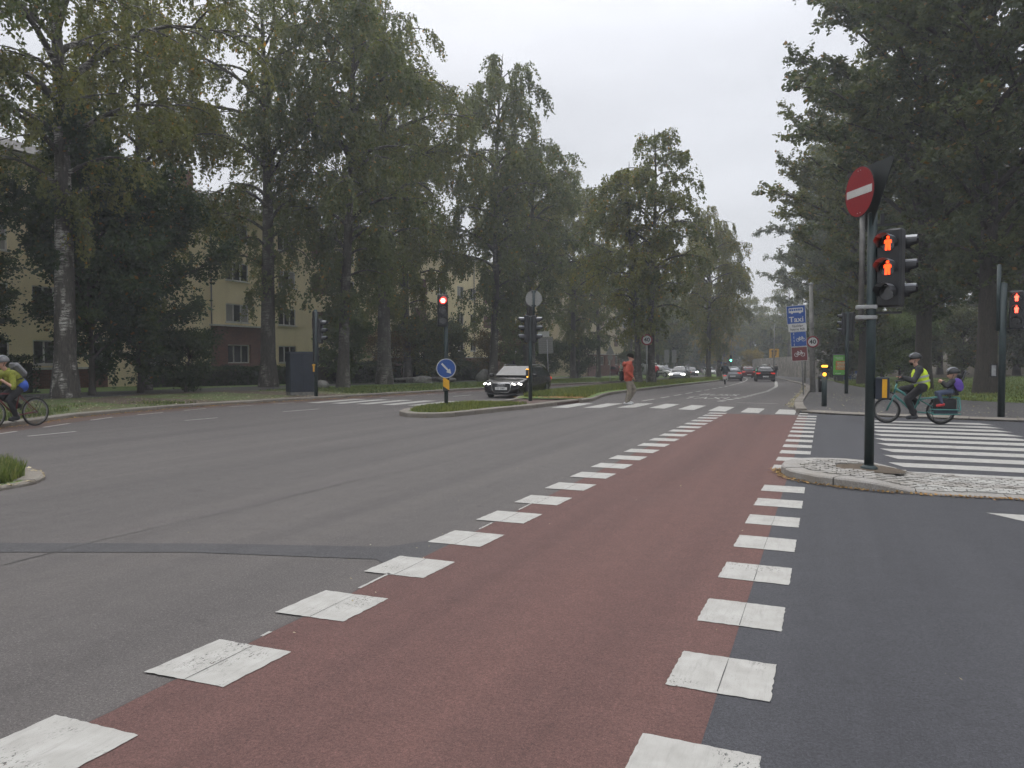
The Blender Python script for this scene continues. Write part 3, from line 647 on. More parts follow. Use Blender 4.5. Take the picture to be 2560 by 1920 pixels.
for _ in range(16000):
    y = random.uniform(6, 33); x = KL(y) - .35 - abs(random.gauss(0, 1.3))
    if math.sin(x * 1.7 + 2 * math.sin(y * .8)) + math.sin(y * 1.1 + x) < random.uniform(-.6, 1.2) or 20 < y < 29: continue
    pl.append((x, y, zg(y) + .1))
for _ in range(26000):
    y = random.uniform(30, 80); x = KL(y) - .35 - random.uniform(0, 7); pl.append((x, y, zg(y) + .1))
grass('grass', pl, 0.10, w=0.018, label='grass on the left verge')
pl = []
for _ in range(30000):
    y = 31 + random.random() ** 1.5 * 50; x = LE(y) + random.random() ** 1.6 * 16; pl.append((x, y, lawn_z(x, y) + .06))
grass('grass', pl, 0.10, w=0.02, label='mown grass of the park lawn on the right')

# ------------------------------------------------------------------ apartment building on the left
def window(parent, x, y0, y1, z0, z1, panes=3, sill=True, curtain=False):
    """window in a wall facing +X at x: frame with recessed glass panes"""
    w = thing_part('window', parent)
    b = MB(); t = 0.06; d = 0.05; xm = x + 0.012
    b.box((xm, (y0 + y1) / 2, z0 + t / 2), (d, y1 - y0, t)); b.box((xm, (y0 + y1) / 2, z1 - t / 2), (d, y1 - y0, t))
    for k in range(panes + 1):
        yy = y0 + t / 2 + (y1 - y0 - t) * k / panes; b.box((xm + 0.002, yy, (z0 + z1) / 2), (d, t if k in (0, panes) else t * 1.3, z1 - z0 - 2 * t))
    b.build('frame', 'window white', w)
    for k in range(panes):
        a = y0 + t / 2 + (y1 - y0 - t) * k / panes + t * .6; c = y0 + t / 2 + (y1 - y0 - t) * (k + 1) / panes - t * .6
        bb = MB(); bb.box((x - 0.02, (a + c) / 2, (z0 + z1) / 2), (0.03, c - a, z1 - z0 - 2 * t - .01)); bb.build('pane', 'curtain' if curtain and k % 2 == 0 else 'window glass', w)
    if sill: bb = MB(); bb.box((x + 0.07, (y0 + y1) / 2, z0 - 0.035), (0.2, y1 - y0 + 0.16, 0.06)); bb.build('sill', 'window white', w)
def thing_part(name, parent):
    o = bpy.data.objects.new(name, None); COL.objects.link(o); o.parent = parent; return o
def wall_with_holes(x, y0, y1, z0, z1, holes, depth, name, m, parent):
    """front wall sheet at x facing +X with rectangular recesses (y0,y1,z0,z1)"""
    ysx = sorted({y0, y1, *[h[0] for h in holes], *[h[1] for h in holes]}); zsx = sorted({z0, z1, *[h[2] for h in holes], *[h[3] for h in holes]})
    b = MB()
    for i in range(len(ysx) - 1):
        for j in range(len(zsx) - 1):
            a, c, e, g = ysx[i], ysx[i + 1], zsx[j], zsx[j + 1]; my, mz = (a + c) / 2, (e + g) / 2
            if any(h[0] < my < h[1] and h[2] < mz < h[3] for h in holes): continue
            b.add([(x, a, e), (x, c, e), (x, c, g), (x, a, g)], [(0, 1, 2, 3)])
    for a, c, e, g in holes:
        xb = x - depth
        b.add([(x, a, e), (x, c, e), (x, c, g), (x, a, g), (xb, a, e), (xb, c, e), (xb, c, g), (xb, a, g)], [(0, 4, 5, 1), (1, 5, 6, 2), (2, 6, 7, 3), (3, 7, 4, 0)])
    return b.build(name, m, parent)
def apartment(label, X, Y0, Y1, sills, eave, bays, zb_, brick_top, depth=11, wallm='yellow render', brick_bays=()):
    t = thing('apartment_building', label, 'building', (0, 0, 0))
    holes = []; wins = []; balc = []
    for (a, c, kind) in bays:
        for k, s in enumerate(sills):
            if kind == 'B' and k > 0:
                holes.append((a, c, s - 0.15, s + 1.25)); balc.append((a, c, s - 0.15, s + 1.25))
            elif kind == 'D' and k == 0: holes.append((a, c, zb_, s + 0.95)); wins.append((a, c, zb_, s + 0.95, 2, True))
            else: holes.append((a, c, s, s + 1.25)); wins.append((a, c, s, s + 1.25, 3 if c - a > 1.7 else 2, False))
    wall_with_holes(X, Y0, Y1, zb_, eave, holes, 0.12, 'wall', wallm, t)
    b = MB(); b.box((X - depth / 2 - .13, (Y0 + Y1) / 2, (zb_ + eave) / 2), (depth, Y1 - Y0 - .02, eave - zb_)); b.build('wall_core', wallm, t)
    for i, (a, c, e, g, n, door) in enumerate(wins): window(t, X - 0.085, a + .01, c - .01, e + .01, g - .01, n, not door, i % 5 == 2)
    for a, c, e, g in balc:
        bb = MB(); bb.box((X - .09, (a + c) / 2, (e + g) / 2), (.05, c - a - .02, g - e - .02)); p_ = bb.build('balcony', 'shutter brown', t)
        bb = MB(); bb.box((X + .02, (a + c) / 2, e + .42), (.06, c - a + .1, .8)); bb.build('balcony_panel', 'shutter brown', p_)
    # brick plinth and string course
    for (a, c, top) in brick_top:
        hs = [(h[0], h[1], h[2], h[3]) for h in holes if h[0] > a - .01 and h[1] < c + .01 and h[3] < top]
        wall_with_holes(X + 0.14, a, c, zb_, top, [h for h in hs], 0.16, 'brick_base', 'brick', t)
        bb = MB(); bb.box((X + .13, (a + c) / 2, top + .05), (.34, c - a + .2, .1)); bb.build('string_course', 'window white', t)
        bb = MB()
        for yy in (a, c): bb.box((X + .07, yy, (zb_ + top) / 2), (.136, .02, top - zb_))
        bb.build('brick_return', 'brick', t)
    # eaves, hipped tiled roof, gutter, downpipes, chimneys
    bb = MB(); ov = 0.55; xa, xb, ya, yb = X + ov, X - depth - ov, Y0 - ov, Y1 + ov; zr_ = eave + 2.3; xm = (xa + xb) / 2
    bb.add([(xa, ya, eave + .1), (xa, yb, eave + .1), (xb, yb, eave + .1), (xb, ya, eave + .1), (xm, ya + 5, zr_), (xm, yb - 5, zr_)], [(0, 1, 5, 4), (2, 3, 4, 5), (1, 2, 5), (3, 0, 4)]); rf = bb.build('roof', 'roof tile', t)
    bb = MB(); bb.box(((xa + xb) / 2, (ya + yb) / 2, eave + .03), (xa - xb, yb - ya, .13)); bb.build('eaves', 'window white', t)
    bb = MB(); bb.tube([(xa + .05, ya, eave + .08), (xa + .05, yb, eave + .08)], .07, 6); bb.build('gutter', 'old metal', t)
    for yy in ys_(Y0 + 6, Y1 - 4, 16):
        bb = MB(); bb.tube([(X + .07, yy, zb_), (X + .07, yy, eave)], .05, 6); bb.build('downpipe', 'old metal', t)
        bb = MB(); bb.box((xm + 1.2, yy + 2, zr_ - .1), (.8, 1.2, 1.6)); bb.build('chimney', 'brick', rf)
    return t
bays = []
y = 8.0
for k in range(3): bays += [(y, y + 1.8, 'W'), (y + 3.4, y + 4.7, 'W'), (y + 6.4, y + 8.2, 'W')]; y += 9.4
bays = [b_ for b_ in bays if b_[1] < 37.5] + [(40.3, 42.5, 'W'), (45.6, 47.6, 'W'), (49.6, 51.6, 'B'), (53.9, 55.4, 'W')]
bays = [b_ if b_[2] != 'B' else b_ for b_ in bays]
apartment('long yellow rendered apartment block with brick bay behind the birches', -37, 4, 57.4, [1.3, 4.05, 6.85, 9.5], 11.6, bays, -0.6, [(38.9, 43.8, 3.75), (4.2, 31, 1.05)])
bays = [(58.6, 60.2, 'W'), (62.0, 63.6, 'W'), (65.0, 67.4, 'B'), (69.6, 71.6, 'W'), (74.2, 75.8, 'W'), (77.5, 79.0, 'W'), (81.0, 83.4, 'B'), (86.0, 87.8, 'W'), (90.5, 92.2, 'W'), (94, 95.6, 'W')]
apartment('farther yellow apartment block with brown balconies and brick plinth', -36.6, 57.6, 97, [2.45, 5.3, 8.15], 12.4, bays, -1.0, [(57.7, 96.9, 1.7)])
bays = [(101.5, 103, 'W'), (105, 107, 'B'), (109, 110.6, 'W'), (113, 115, 'B'), (118, 119.6, 'W'), (123, 124.5, 'W')]
apartment('cream block with red brick ground floor by the parked cars', -29.5, 99, 130, [0.7, 3.6, 6.5, 9.4], 12.4, bays, -1.6, [(99.1, 129.9, 2.2)], wallm='cream render')
# overhead wire on the facade
b = MB(); b.tube([(-36.2, 12, 6.0), (-36.3, 20, 5.75), (-36.5, 27, 6.05)], 0.018, 5); tag(b.build('overhead_cable', 'sign black'), 'thin dark cable slung along the yellow facade', 'cable')

# ------------------------------------------------------------------ trees
def rnd_unit(): a = random.uniform(0, 6.283); z = random.uniform(-1, 1); r = math.sqrt(1 - z * z); return Vector((r * math.cos(a), r * math.sin(a), z))
def grow(seed, H=20, cb=6, Rm=5, r0=0.35, n_limb=30, style='birch', lean=(0, 0), leaf=0.075, per=22, sec=0.5, tw=6, fork=0, weep=1.0, peak=0.32, wob=.25):
    """returns (wood mesh builder, leaf centres, leaf directions)"""
    random.seed(seed); wood = MB(); strands = []
    n = 14; trunk = []
    wx, wy = random.uniform(0, 6), random.uniform(0, 6)
    for i in range(n + 1):
        t = i / n; trunk.append(Vector((lean[0] * t * H + wob * math.sin(wx + t * 5) * t, lean[1] * t * H + wob * math.sin(wy + t * 4) * t, t * H)))
    def trk(h):
        f = min(max(h / H, 0), 1) * n; i = min(int(f), n - 1); return trunk[i].lerp(trunk[i + 1], f - i)
    def trad(h): return max(0.02, r0 * (1 - h / H) ** 0.85 + 0.015)
    rads = [trad(p.z) * (1.35 if i == 0 else 1.0) for i, p in enumerate(trunk)]; wood.tube([trunk[0] - Vector((0, 0, .3))] + trunk, [rads[0] * 1.15] + rads, 10)
    def env(t):
        a = (t / peak) ** 0.6 if t < peak else (max(0, 1 - (t - peak) / (1 - peak))) ** 0.75
        if t >= peak: a = max(0, 1 - ((t - peak) / (1 - peak)) ** 2.2) ** 0.6
        return max(0.16, a)
    for k in range(n_limb):
        t = (k + random.random()) / n_limb; t = t ** 1.1; h = cb + t * (H - cb) * 0.97
        rad = Rm * env(t) * random.uniform(0.72, 1.12); az_ = k * 2.399 + random.uniform(-.5, .5)
        o = trk(h - (0 if style != 'birch' else 0.0)); d = Vector((math.cos(az_), math.sin(az_), 0))
        elev = {'birch': 1.0 - 0.1 * t, 'broad': 0.75 + 0.5 * t, 'shrub': 0.9}[style] + random.uniform(-.15, .15)
        pts = [o]; p = o.copy(); m = 8; cur = elev; st = rad / m / 0.85
        for j in range(m):
            cur += {'birch': -0.17, 'broad': -0.075, 'shrub': -0.1}[style] + random.uniform(-.07, .07)
            d = (d + Vector((random.uniform(-.16, .16), random.uniform(-.16, .16), 0))).normalized()
            p = p + Vector((d.x * math.cos(cur), d.y * math.cos(cur), math.sin(cur))) * st; pts.append(p.copy())
        lr = min(trad(h) * 0.62, 0.035 + rad * 0.018); wood.tube(pts, [lr * (1 - .88 * j / m) + .006 for j in range(m + 1)], 6)
        ns = max(3, int(rad / sec * 1.0))
        for q in range(ns):
            f = 0.18 + 0.82 * (q + random.random()) / ns; fi = min(f, 0.999) * m; i = int(fi); b0 = pts[i].lerp(pts[i + 1], fi - i); ax = (pts[i + 1] - pts[i]).normalized()
            side = Vector((-ax.y, ax.x, 0)).normalized() * random.choice((-1, 1)); dd = (ax * random.uniform(.35, 1) + side * random.uniform(.2, 1) + Vector((0, 0, random.uniform(-.25, .7)))).normalized()
            L = (0.32 * rad * (1.15 - f * .6) + 0.5) * random.uniform(.6, 1.25); pp = [b0]; p = b0.copy(); mm = 4
            for j in range(mm):
                dd = (dd + Vector((random.uniform(-.2, .2), random.uniform(-.2, .2), -0.16 if style == 'birch' else (-.02 if style == 'broad' else 0.02)))).normalized(); p = p + dd * (L / mm); pp.append(p.copy())
            wood.tube(pp, [lr * .32 * (1 - .8 * j / mm) + .004 for j in range(mm + 1)], 4, cap=False)
            for w_ in range(tw):
                f2 = (w_ + random.random()) / tw * mm; i2 = min(int(f2), mm - 1); s0 = pp[i2].lerp(pp[i2 + 1], f2 - i2)
                if style == 'birch':
                    l = random.uniform(.35, 1.35) * weep; e = dd * 0.3 + Vector((random.uniform(-.35, .35), random.uniform(-.35, .35), -1)) * l
                elif style == 'broad':
                    u = rnd_unit(); u.z *= 0.8; e = (u + dd * .6 + Vector((0, 0, -.05))).normalized() * random.uniform(.35, .85)
                else:
                    u = rnd_unit(); e = (u + dd * .6).normalized() * random.uniform(.2, .5)
                strands.append((s0, s0 + e))
    S0 = np.array([tuple(a) for a, b_ in strands]); S1 = np.array([tuple(b_) for a, b_ in strands]); rg = np.random.default_rng(seed)
    ns = len(S0); ln = np.linalg.norm(S1 - S0, axis=1); cnt = np.maximum(3, (per * ln).astype(int)); idx = np.repeat(np.arange(ns), cnt); N = len(idx)
    t = rg.random(N)[:, None]; c = S0[idx] * (1 - t) + S1[idx] * t + rg.normal(0, 0.07 if style == 'birch' else 0.11, (N, 3))
    ax = (S1 - S0)[idx] / ln[idx][:, None]
    u = ax * 0.7 + rg.normal(0, .55, (N, 3)); u /= np.linalg.norm(u, axis=1)[:, None]
    if style == 'broad': u[:, 2] *= .8
    v = np.cross(u, rg.normal(0, 1, (N, 3))); v /= np.linalg.norm(v, axis=1)[:, None] + 1e-6
    if style == 'broad': v[:, 2] *= .8
    s = leaf * rg.uniform(.5, 1.5, N)[:, None]
    q = np.stack([c - u * s, c + v * s * .62, c + u * s, c - v * s * .62], 1).reshape(-1, 3)
    clump = rg.random(ns)[idx]; tint_ = np.clip(0.62 * rg.random(N) + 0.38 * clump, 0, 1); tint_ = np.where(rg.random(N) < 0.02, 0.99, tint_)
    return wood, q, tint_
PROTO = {}
def proto(key, barkm, leafm, **k):
    wood, q, tint_ = grow(**k); PROTO[key] = (wood.mesh('trunk', barkm), np_mesh('crown', q, 4, leafm, tint_))
    return len(q) // 4
proto('birchA', 'birch bark', 'birch leaf', seed=1, H=22, cb=6.2, Rm=6.6, r0=.40, n_limb=34, per=25, sec=.55, tw=8, leaf=.072, weep=.9, peak=.4)
proto('birchB', 'birch bark dark', 'birch leaf', seed=2, H=23, cb=4.9, Rm=5.6, r0=.42, n_limb=40, per=25, sec=.52, tw=8, leaf=.074, weep=1.1, peak=.42)
proto('birchC', 'birch bark dark', 'birch leaf', seed=3, H=22, cb=4.2, Rm=4.6, r0=.30, n_limb=42, per=28, sec=.5, tw=8, leaf=.08, weep=1.35, peak=.38, lean=(0.03, .0))
proto('birchD', 'birch bark dark', 'birch leaf', seed=4, H=17, cb=3.6, Rm=4.2, r0=.24, n_limb=36, per=26, sec=.5, tw=7, leaf=.085, weep=.7, peak=.35)
proto('broadA', 'brown bark', 'green leaf', seed=5, H=25, cb=4.0, Rm=8.1, r0=.42, n_limb=52, style='broad', per=46, sec=.55, tw=9, leaf=.11, peak=.36)
proto('broadB', 'brown bark', 'green leaf', seed=6, H=23, cb=3.6, Rm=8.5, r0=.42, n_limb=50, style='broad', per=36, sec=.6, tw=8, leaf=.13, peak=.4)
proto('mapleA', 'brown bark', 'maple leaf', seed=8, H=8.4, cb=0.9, Rm=3.7, r0=.11, n_limb=30, style='broad', per=44, sec=.34, tw=9, leaf=.085, peak=.42, wob=.1)
proto('shrubA', 'brown bark', 'hedge leaf', seed=9, H=2.6, cb=0.15, Rm=1.6, r0=.05, n_limb=22, style='shrub', per=60, sec=.22, tw=8, leaf=.05, peak=.45)
proto('shrubB', 'brown bark', 'russet leaf', seed=10, H=3.6, cb=0.5, Rm=1.9, r0=.05, n_limb=20, style='shrub', per=40, sec=.26, tw=7, leaf=.055, peak=.5)
proto('shrubC', 'brown bark', 'bright leaf', seed=11, H=4.2, cb=0.5, Rm=2.2, r0=.07, n_limb=22, style='broad', per=36, sec=.3, tw=8, leaf=.09, peak=.5)
def restyle(key, new, leafm):
    w_, c_ = PROTO[key]; c2 = c_.copy(); c2.materials[0] = MATS[leafm]; PROTO[new] = (w_, c2)
restyle('birchD', 'autumnD', 'autumn leaf'); restyle('broadB', 'russetB', 'russet leaf'); restyle('shrubC', 'greenC', 'green leaf'); restyle('shrubC', 'autumnC', 'autumn leaf')
def tree(name, key, label, x, y, s=1.0, rz=None, sz=None, z=None, group=None, tilt=(0, 0), cat='tree'):
    t = thing(name, label, cat, (x, y, (zg(y) + 0.05) if z is None else z), random.uniform(0, 6.28) if rz is None else rz, group)
    t.rotation_euler = (tilt[0], tilt[1], t.rotation_euler[2]); t.scale = (s, s, sz or s)
    w_, c_ = PROTO[key]; link('trunk', w_, t); c = link('crown', c_, t); return t
G1 = 'birches along the left footway'; G2 = 'trees on the park slope at the right'; G3 = 'birches on the median'; G4 = 'trees in the far background'
tree('birch_tree', 'birchA', 'birch with flaking white lower trunk at far left beside the cyclist', -27.1, 20.9, 1.0, 0.6, group=G1)
tree('birch_tree', 'birchA', 'birch crown leaning in at the extreme left edge', -27.2, 14.2, 0.95, 2.6, group=G1)
tree('birch_tree', 'birchB', 'thick dark trunked birch just left of the utility cabinet', -29.3, 35.2, 1.02, 1.1, group=G1)
tree('birch_tree', 'birchC', 'slim birch with leaning trunk right of the utility cabinet', -24.9, 36.1, 1.05, 3.0, group=G1, tilt=(0, -0.07))
tree('birch_tree', 'birchB', 'straight birch between the leaning birch and the red traffic light', -27.4, 44.5, 1.12, 4.2, group=G1)
tree('birch_tree', 'birchC', 'tall weeping birch right behind the black car', -24.6, 56.2, 1.18, 0.4, group=G1)
tree('birch_tree', 'birchB', 'birch with yellowing crown behind the double signal post', -27.0, 70, 0.98, 5.1, group=G1)
tree('birch_tree', 'birchC', 'weeping birch behind the ribbed sign back', -24.5, 77, 1.0, 2.2, group=G1)
tree('birch_tree', 'birchD', 'birch left of the walking pedestrian beside the parked cars', -24.6, 87, 1.05, 1.2, group=G1)
tree('birch_tree', 'birchD', 'birch over the far cyclist in red', -22.4, 94, 1.0, 3.2, group=G1)
tree('birch_tree', 'birchD', 'broad birch right of the tall weeping birch', -23.6, 62.5, 1.25, 1.7, group=G1)
tree('birch_tree', 'birchC', 'drooping birch between the straight birch and the red traffic light', -29.6, 51.5, 1.0, 3.3, group=G1)
tree('birch_tree', 'birchC', 'birch filling the gap beside the first birch', -31.0, 28.2, 0.9, 5.2, group=G1)
tree('birch_tree', 'birchD', 'fine birch on the median with its trunk leaning left', -11.75, 51.6, 0.88, 0.2, group=G3, tilt=(0, -0.05), z=zg(51) + .2)
tree('birch_tree', 'birchD', 'median birch directly behind the median speed sign', -11.05, 52.4, 1.02, 2.9, group=G3, z=zg(52) + .2)
tree('birch_tree', 'birchC', 'weeping median birch behind the oncoming silver car', -11.9, 86, 0.86, 1.9, group=G3, z=zg(86) + .2)
tree('birch_tree', 'birchC', 'second weeping median birch farther along', -12.2, 97.5, 0.82, 4.4, group=G3, z=zg(97) + .2)
tree('maple_tree', 'mapleA', 'dense dark maple between the first birch and the brick bay', -28.2, 25.4, 1.0, 0.5)
tree('maple_tree', 'mapleA', 'dark slender maple sapling right of the white trunk', -28.0, 22.8, 0.95, 2.4, sz=1.12)
tree('maple_tree', 'mapleA', 'low dark maple close to the house front at left', -31.0, 19.0, 0.8, 4.1)
tree('broadleaf_tree', 'broadA', 'huge dark broadleaf tree on the lawn behind the cargo bike', 6.7, 40.2, 1.0, 0.9, group=G2)
tree('broadleaf_tree', 'broadA', 'large broadleaf tree reaching in from the right edge', 14.6, 34.5, 0.9, 2.8, group=G2, z=0.1)
tree('broadleaf_tree', 'broadB', 'dark tree right behind the near sign pole', 4.9, 47.5, 1.0, 1.4, group=G2, z=zg(47.5) + .1)
tree('broadleaf_tree', 'broadA', 'tall broadleaf tree over the city bikes', 2.4, 89, 0.95, 1.7, group=G2, z=zg(84) + .3)
tree('broadleaf_tree', 'broadB', 'broadleaf tree overhanging the footway by the stone wall', 1.5, 103, 1.0, 5.0, group=G2, z=zg(103) + .4)
tree('broadleaf_tree', 'broadB', 'broadleaf tree above the stone wall at the bend', -1.0, 122, 0.95, 3.1, group=G2, z=zg(122) + .6)
tree('broadleaf_tree', 'broadB', 'broadleaf tree at the lawn corner behind the stacked lane signs', 2.6, 63.5, 0.92, 1.2, group=G2, z=zg(63) + .1)
tree('broadleaf_tree', 'russetB', 'brownish tree on the upper lawn at the right', 15.5, 64, 0.85, 0.3, group=G2, z=lawn_z(15.5, 64))
for i, (x, y, s, k) in enumerate([(18, 92, .8, 'broadB'), (24, 100, .9, 'broadB'), (13, 108, .85, 'broadB'), (30, 84, .9, 'broadA'), (33, 110, .95, 'broadB'), (22, 125, .95, 'broadB'), (9, 128, .9, 'broadB'), (40, 96, 1.0, 'broadB'), (26, 72, .75, 'russetB'), (27, 56, .8, 'broadB'), (4, 145, .9, 'broadB'), (45, 125, 1, 'broadB'), (36, 66, .9, 'broadA')]):
    tree('broadleaf_tree', k, 'one of the dark trees massed on the wooded slope behind the lawn', x, y, s, None, z=lawn_z(x, y) - .2, group='dark trees on the wooded slope')
for i, (x, y, s, k) in enumerate([(-22, 108, 1.0, 'birchD'), (-25.5, 122, 1.0, 'birchD'), (-29, 138, 1.0, 'birchD'), (-36, 152, 1.1, 'birchD'), (-27, 158, 1.0, 'birchD'), (-33, 175, 1.1, 'birchD'), (-41, 190, 1.2, 'birchD'), (-22, 182, 1.05, 'birchD'), (-15, 172, 1.0, 'birchD'), (-28, 205, 1.2, 'birchD'), (-50, 170, 1.2, 'birchD'), (-19, 215, 1.2, 'birchD'), (-7, 165, 1.1, 'birchD'), (-36, 225, 1.3, 'birchD'), (-60, 200, 1.3, 'birchD'), (-46, 235, 1.3, 'birchD')]):
    tree('birch_tree', k, 'one of the distant green trees where the street bends away', x, y, s, None, group='distant trees at the bend')
for i, (x, y, s, k) in enumerate([(-24, 132, 2.0, 'greenC'), (-31, 148, 2.2, 'greenC'), (-38, 165, 2.4, 'greenC'), (-24, 168, 2.2, 'greenC'), (-16, 190, 2.4, 'greenC'), (-10, 178, 2.2, 'greenC'), (-30, 192, 2.5, 'greenC'), (-46, 205, 2.8, 'greenC'), (-38, 215, 2.8, 'greenC'), (-24, 222, 2.8, 'greenC'), (-5, 190, 2.6, 'greenC'), (-13, 210, 2.8, 'greenC'), (-55, 185, 2.6, 'greenC'), (-62, 215, 3.0, 'greenC'), (-48, 150, 2.4, 'greenC'), (-54, 235, 3.2, 'greenC'), (-30, 240, 3.2, 'greenC'), (-34, 128, 2.0, 'greenC')]):
    tree('thicket', k, 'one of the far green thickets closing the view at the bend', x, y, s, None, group='far thickets at the bend', cat='thicket')
tree('autumn_tree', 'autumnD', 'yellow autumn tree beyond the median birches', -19.5, 142, 0.62, 1.0)
tree('autumn_tree', 'autumnD', 'larger golden autumn tree at the bend behind the green light', -19.0, 160, 0.78, 2.0)
tree('young_tree', 'autumnC', 'small yellow leaved young tree beside the black taxi', -13.0, 150, 0.9, 0.7, z=zg(150))
# shrubs, hedges
SH = 'garden shrubs before the yellow facade'
for k, lab, x, y, s in [('shrubA', 'dark rounded bush under the maple', -27.2, 27.0, .95), ('shrubA', 'dark bush left of the first birch', -30.2, 17.5, 1.1), ('shrubC', 'pale green bush at the foot of the yellow wall far left', -32.5, 18.5, .85),
                        ('shrubC', 'light shrub beside the left signal post', -30.5, 44.5, .95), ('shrubB', 'russet shrub left of the straight birch', -31.2, 50.5, 1.0), ('shrubB', 'russet shrub right of the straight birch', -30.5, 54.5, 1.05), ('greenC', 'many stemmed green shrub behind the keep right sign', -29.5, 57.5, 1.0),
                        ('greenC', 'green shrub left of the keep right sign', -29, 53, .95), ('shrubB', 'reddish shrub behind the black car', -27.5, 62, 1.1), ('shrubC', 'bright green shrub by the double signal post', -28.5, 70.5, 1.1), ('shrubA', 'big clipped bush before the cream block', -25.0, 80, 1.45), ('shrubA', 'bush beside the ribbed sign back', -26.5, 74, 1.3), ('shrubA', 'dark bush behind the far cyclist', -21.3, 90, 1.0)]:
    tree('shrub', k, lab, x, y, s, None, group=SH, cat='shrub')
for lab, x, y, s, k in [('pale leaved bush behind the push button post', 4.2, 70, 1.1, 'shrubC'), ('dark bush left of the advertising panel', 0.9, 83, 1.2, 'greenC'), ('bush behind the city bikes', 3.2, 84, 1.3, 'greenC'), ('bush behind the bike station totem', 5.2, 83, 1.25, 'greenC'), ('pale bush beyond the near sign pole', 6.2, 78, 1.2, 'shrubC'), ('bush at the back of the lawn behind the rider', 12.0, 84, 1.3, 'greenC'), ('bush at the back of the lawn near the walker', 18, 88, 1.4, 'greenC'), ('bush above the park path at right', 22, 80, 1.4, 'shrubB'), ('bush on the bank near the right signal', 26, 86, 1.5, 'greenC'), ('bush under the slope trees', 10, 96, 1.5, 'greenC')]:
    tree('shrub', k, lab, x, y, s, None, z=lawn_z(x, y), group='bushes round the park lawn', cat='shrub')
def hedge(label, x0, y0, x1, y1, h, d, seed):
    rg = np.random.default_rng(seed); L = math.hypot(x1 - x0, y1 - y0); N = int(L * (h * 2 + d) * 420)
    t = rg.random(N); f = rg.random(N); ux, uy = (x1 - x0) / L, (y1 - y0) / L
    per = 2 * h + d; s = f * per; off = np.where(s < h, -d / 2, np.where(s < h + d, -d / 2 + (s - h), d / 2)); z = np.where(s < h, s, np.where(s < h + d, h, per - s))
    bulge = 0.10 * np.sin(t * L * 2.1 + seed) + 0.06 * np.sin(t * L * 5.3)
    off = off * (1 + bulge) + rg.normal(0, .07, N); z = np.maximum(.03, z * (1 + .5 * bulge) + rg.normal(0, .06, N))
    c = np.stack([x0 + ux * t * L - uy * off, y0 + uy * t * L + ux * off, z], 1); c[:, 2] += np.array([zg(v) for v in c[:, 1]]) + 0.08
    u = rg.normal(0, 1, (N, 3)); u /= np.linalg.norm(u, axis=1)[:, None]; v = np.cross(u, rg.normal(0, 1, (N, 3))); v /= np.linalg.norm(v, axis=1)[:, None]; sz = .05 * rg.uniform(.6, 1.4, N)[:, None]
    q = np.stack([c - u * sz, c + v * sz * .6, c + u * sz, c - v * sz * .6], 1).reshape(-1, 3)
    e = thing('hedge', label, 'hedge'); link('foliage', np_mesh('foliage', q, 4, 'hedge leaf', rg.random(N)), e)
    b = MB(); nrm = Vector((-uy, ux, 0)); mid = Vector(((x0 + x1) / 2, (y0 + y1) / 2, zg((y0 + y1) / 2) + h * .45)); b.box(mid, (L * .97, d * .78, h * .86), math.atan2(uy, ux)); b.build('twigs', 'brown bark', e)
hedge('long clipped hedge below the brick bay', -34.3, 31, -33.2, 44, 1.1, 1.0, 1)
hedge('clipped hedge behind the leaning birch', -31.9, 43.5, -31.2, 52.5, 1.45, 1.2, 2)
hedge('clipped hedge behind the keep right sign', -30.8, 54, -29.6, 66, 1.5, 1.2, 3)
hedge('low dark hedge at the far left behind the cyclist', -33, 8, -33.4, 24, 1.6, 1.3, 4)
# boulders and low stone borders on the left lawn
def boulder(label, x, y, rx, ry, rz, seed, name='boulder'):
    bm = bmesh.new(); bmesh.ops.create_icosphere(bm, subdivisions=3, radius=1); rr = random.Random(seed); ph = [rr.uniform(0, 6) for _ in range(6)]
    for v in bm.verts:
        c = v.co; k = 1 + .13 * math.sin(2.3 * c.x + ph[0]) + .12 * math.sin(2.9 * c.y + ph[1]) + .1 * math.sin(3.7 * c.z + ph[2]) + .05 * math.sin(7 * c.x + 5 * c.y + ph[3])
        v.co = Vector((c.x * rx * k, c.y * ry * k, c.z * rz * k))
    me = bpy.data.meshes.new(name); bm.to_mesh(me); bm.free(); me.materials.append(MATS['stone']); o = link(name, me, None, (x, y, zg(y) + .1 + rz * .55)); tag(o, label, 'boulder', 'boulders on the left lawn')
for i, (lab, x, y, a, c, h) in enumerate([('small dark boulder left of the leaning birch', -25.6, 35.0, .45, .4, .34), ('flat boulder between the straight birch and the median sign', -27.4, 49.5, .9, .6, .32), ('low boulder left of the keep right sign', -27.2, 53.0, .7, .6, .25), ('rounded boulder right of the keep right sign', -25.8, 57.5, .75, .7, .62), ('broad stone slab behind the black car bonnet', -24.2, 60.5, 1.4, .8, .4)]): boulder(lab, x, y, a, c, h, i)
b = MB()
for i, (x, y, l) in enumerate([(-28.6, 50.2, 3.2), (-28.4, 54.0, 2.6)]):
    bb = MB(); bb.box((0, 0, 0), (1.1, l, .12), 0, .97); o = bb.build('stone_slab', 'stone', None, (x, y, zg(y) + .42)); bb = MB(); bb.box((0, 0, -.2), (.8, l * .9, .3)); bb.build('slab_base', 'stone', o); tag(o, ['low pale stone slab bench by the hedge', 'second low stone slab bench nearer the keep right sign'][i], 'slab', 'stone slabs')

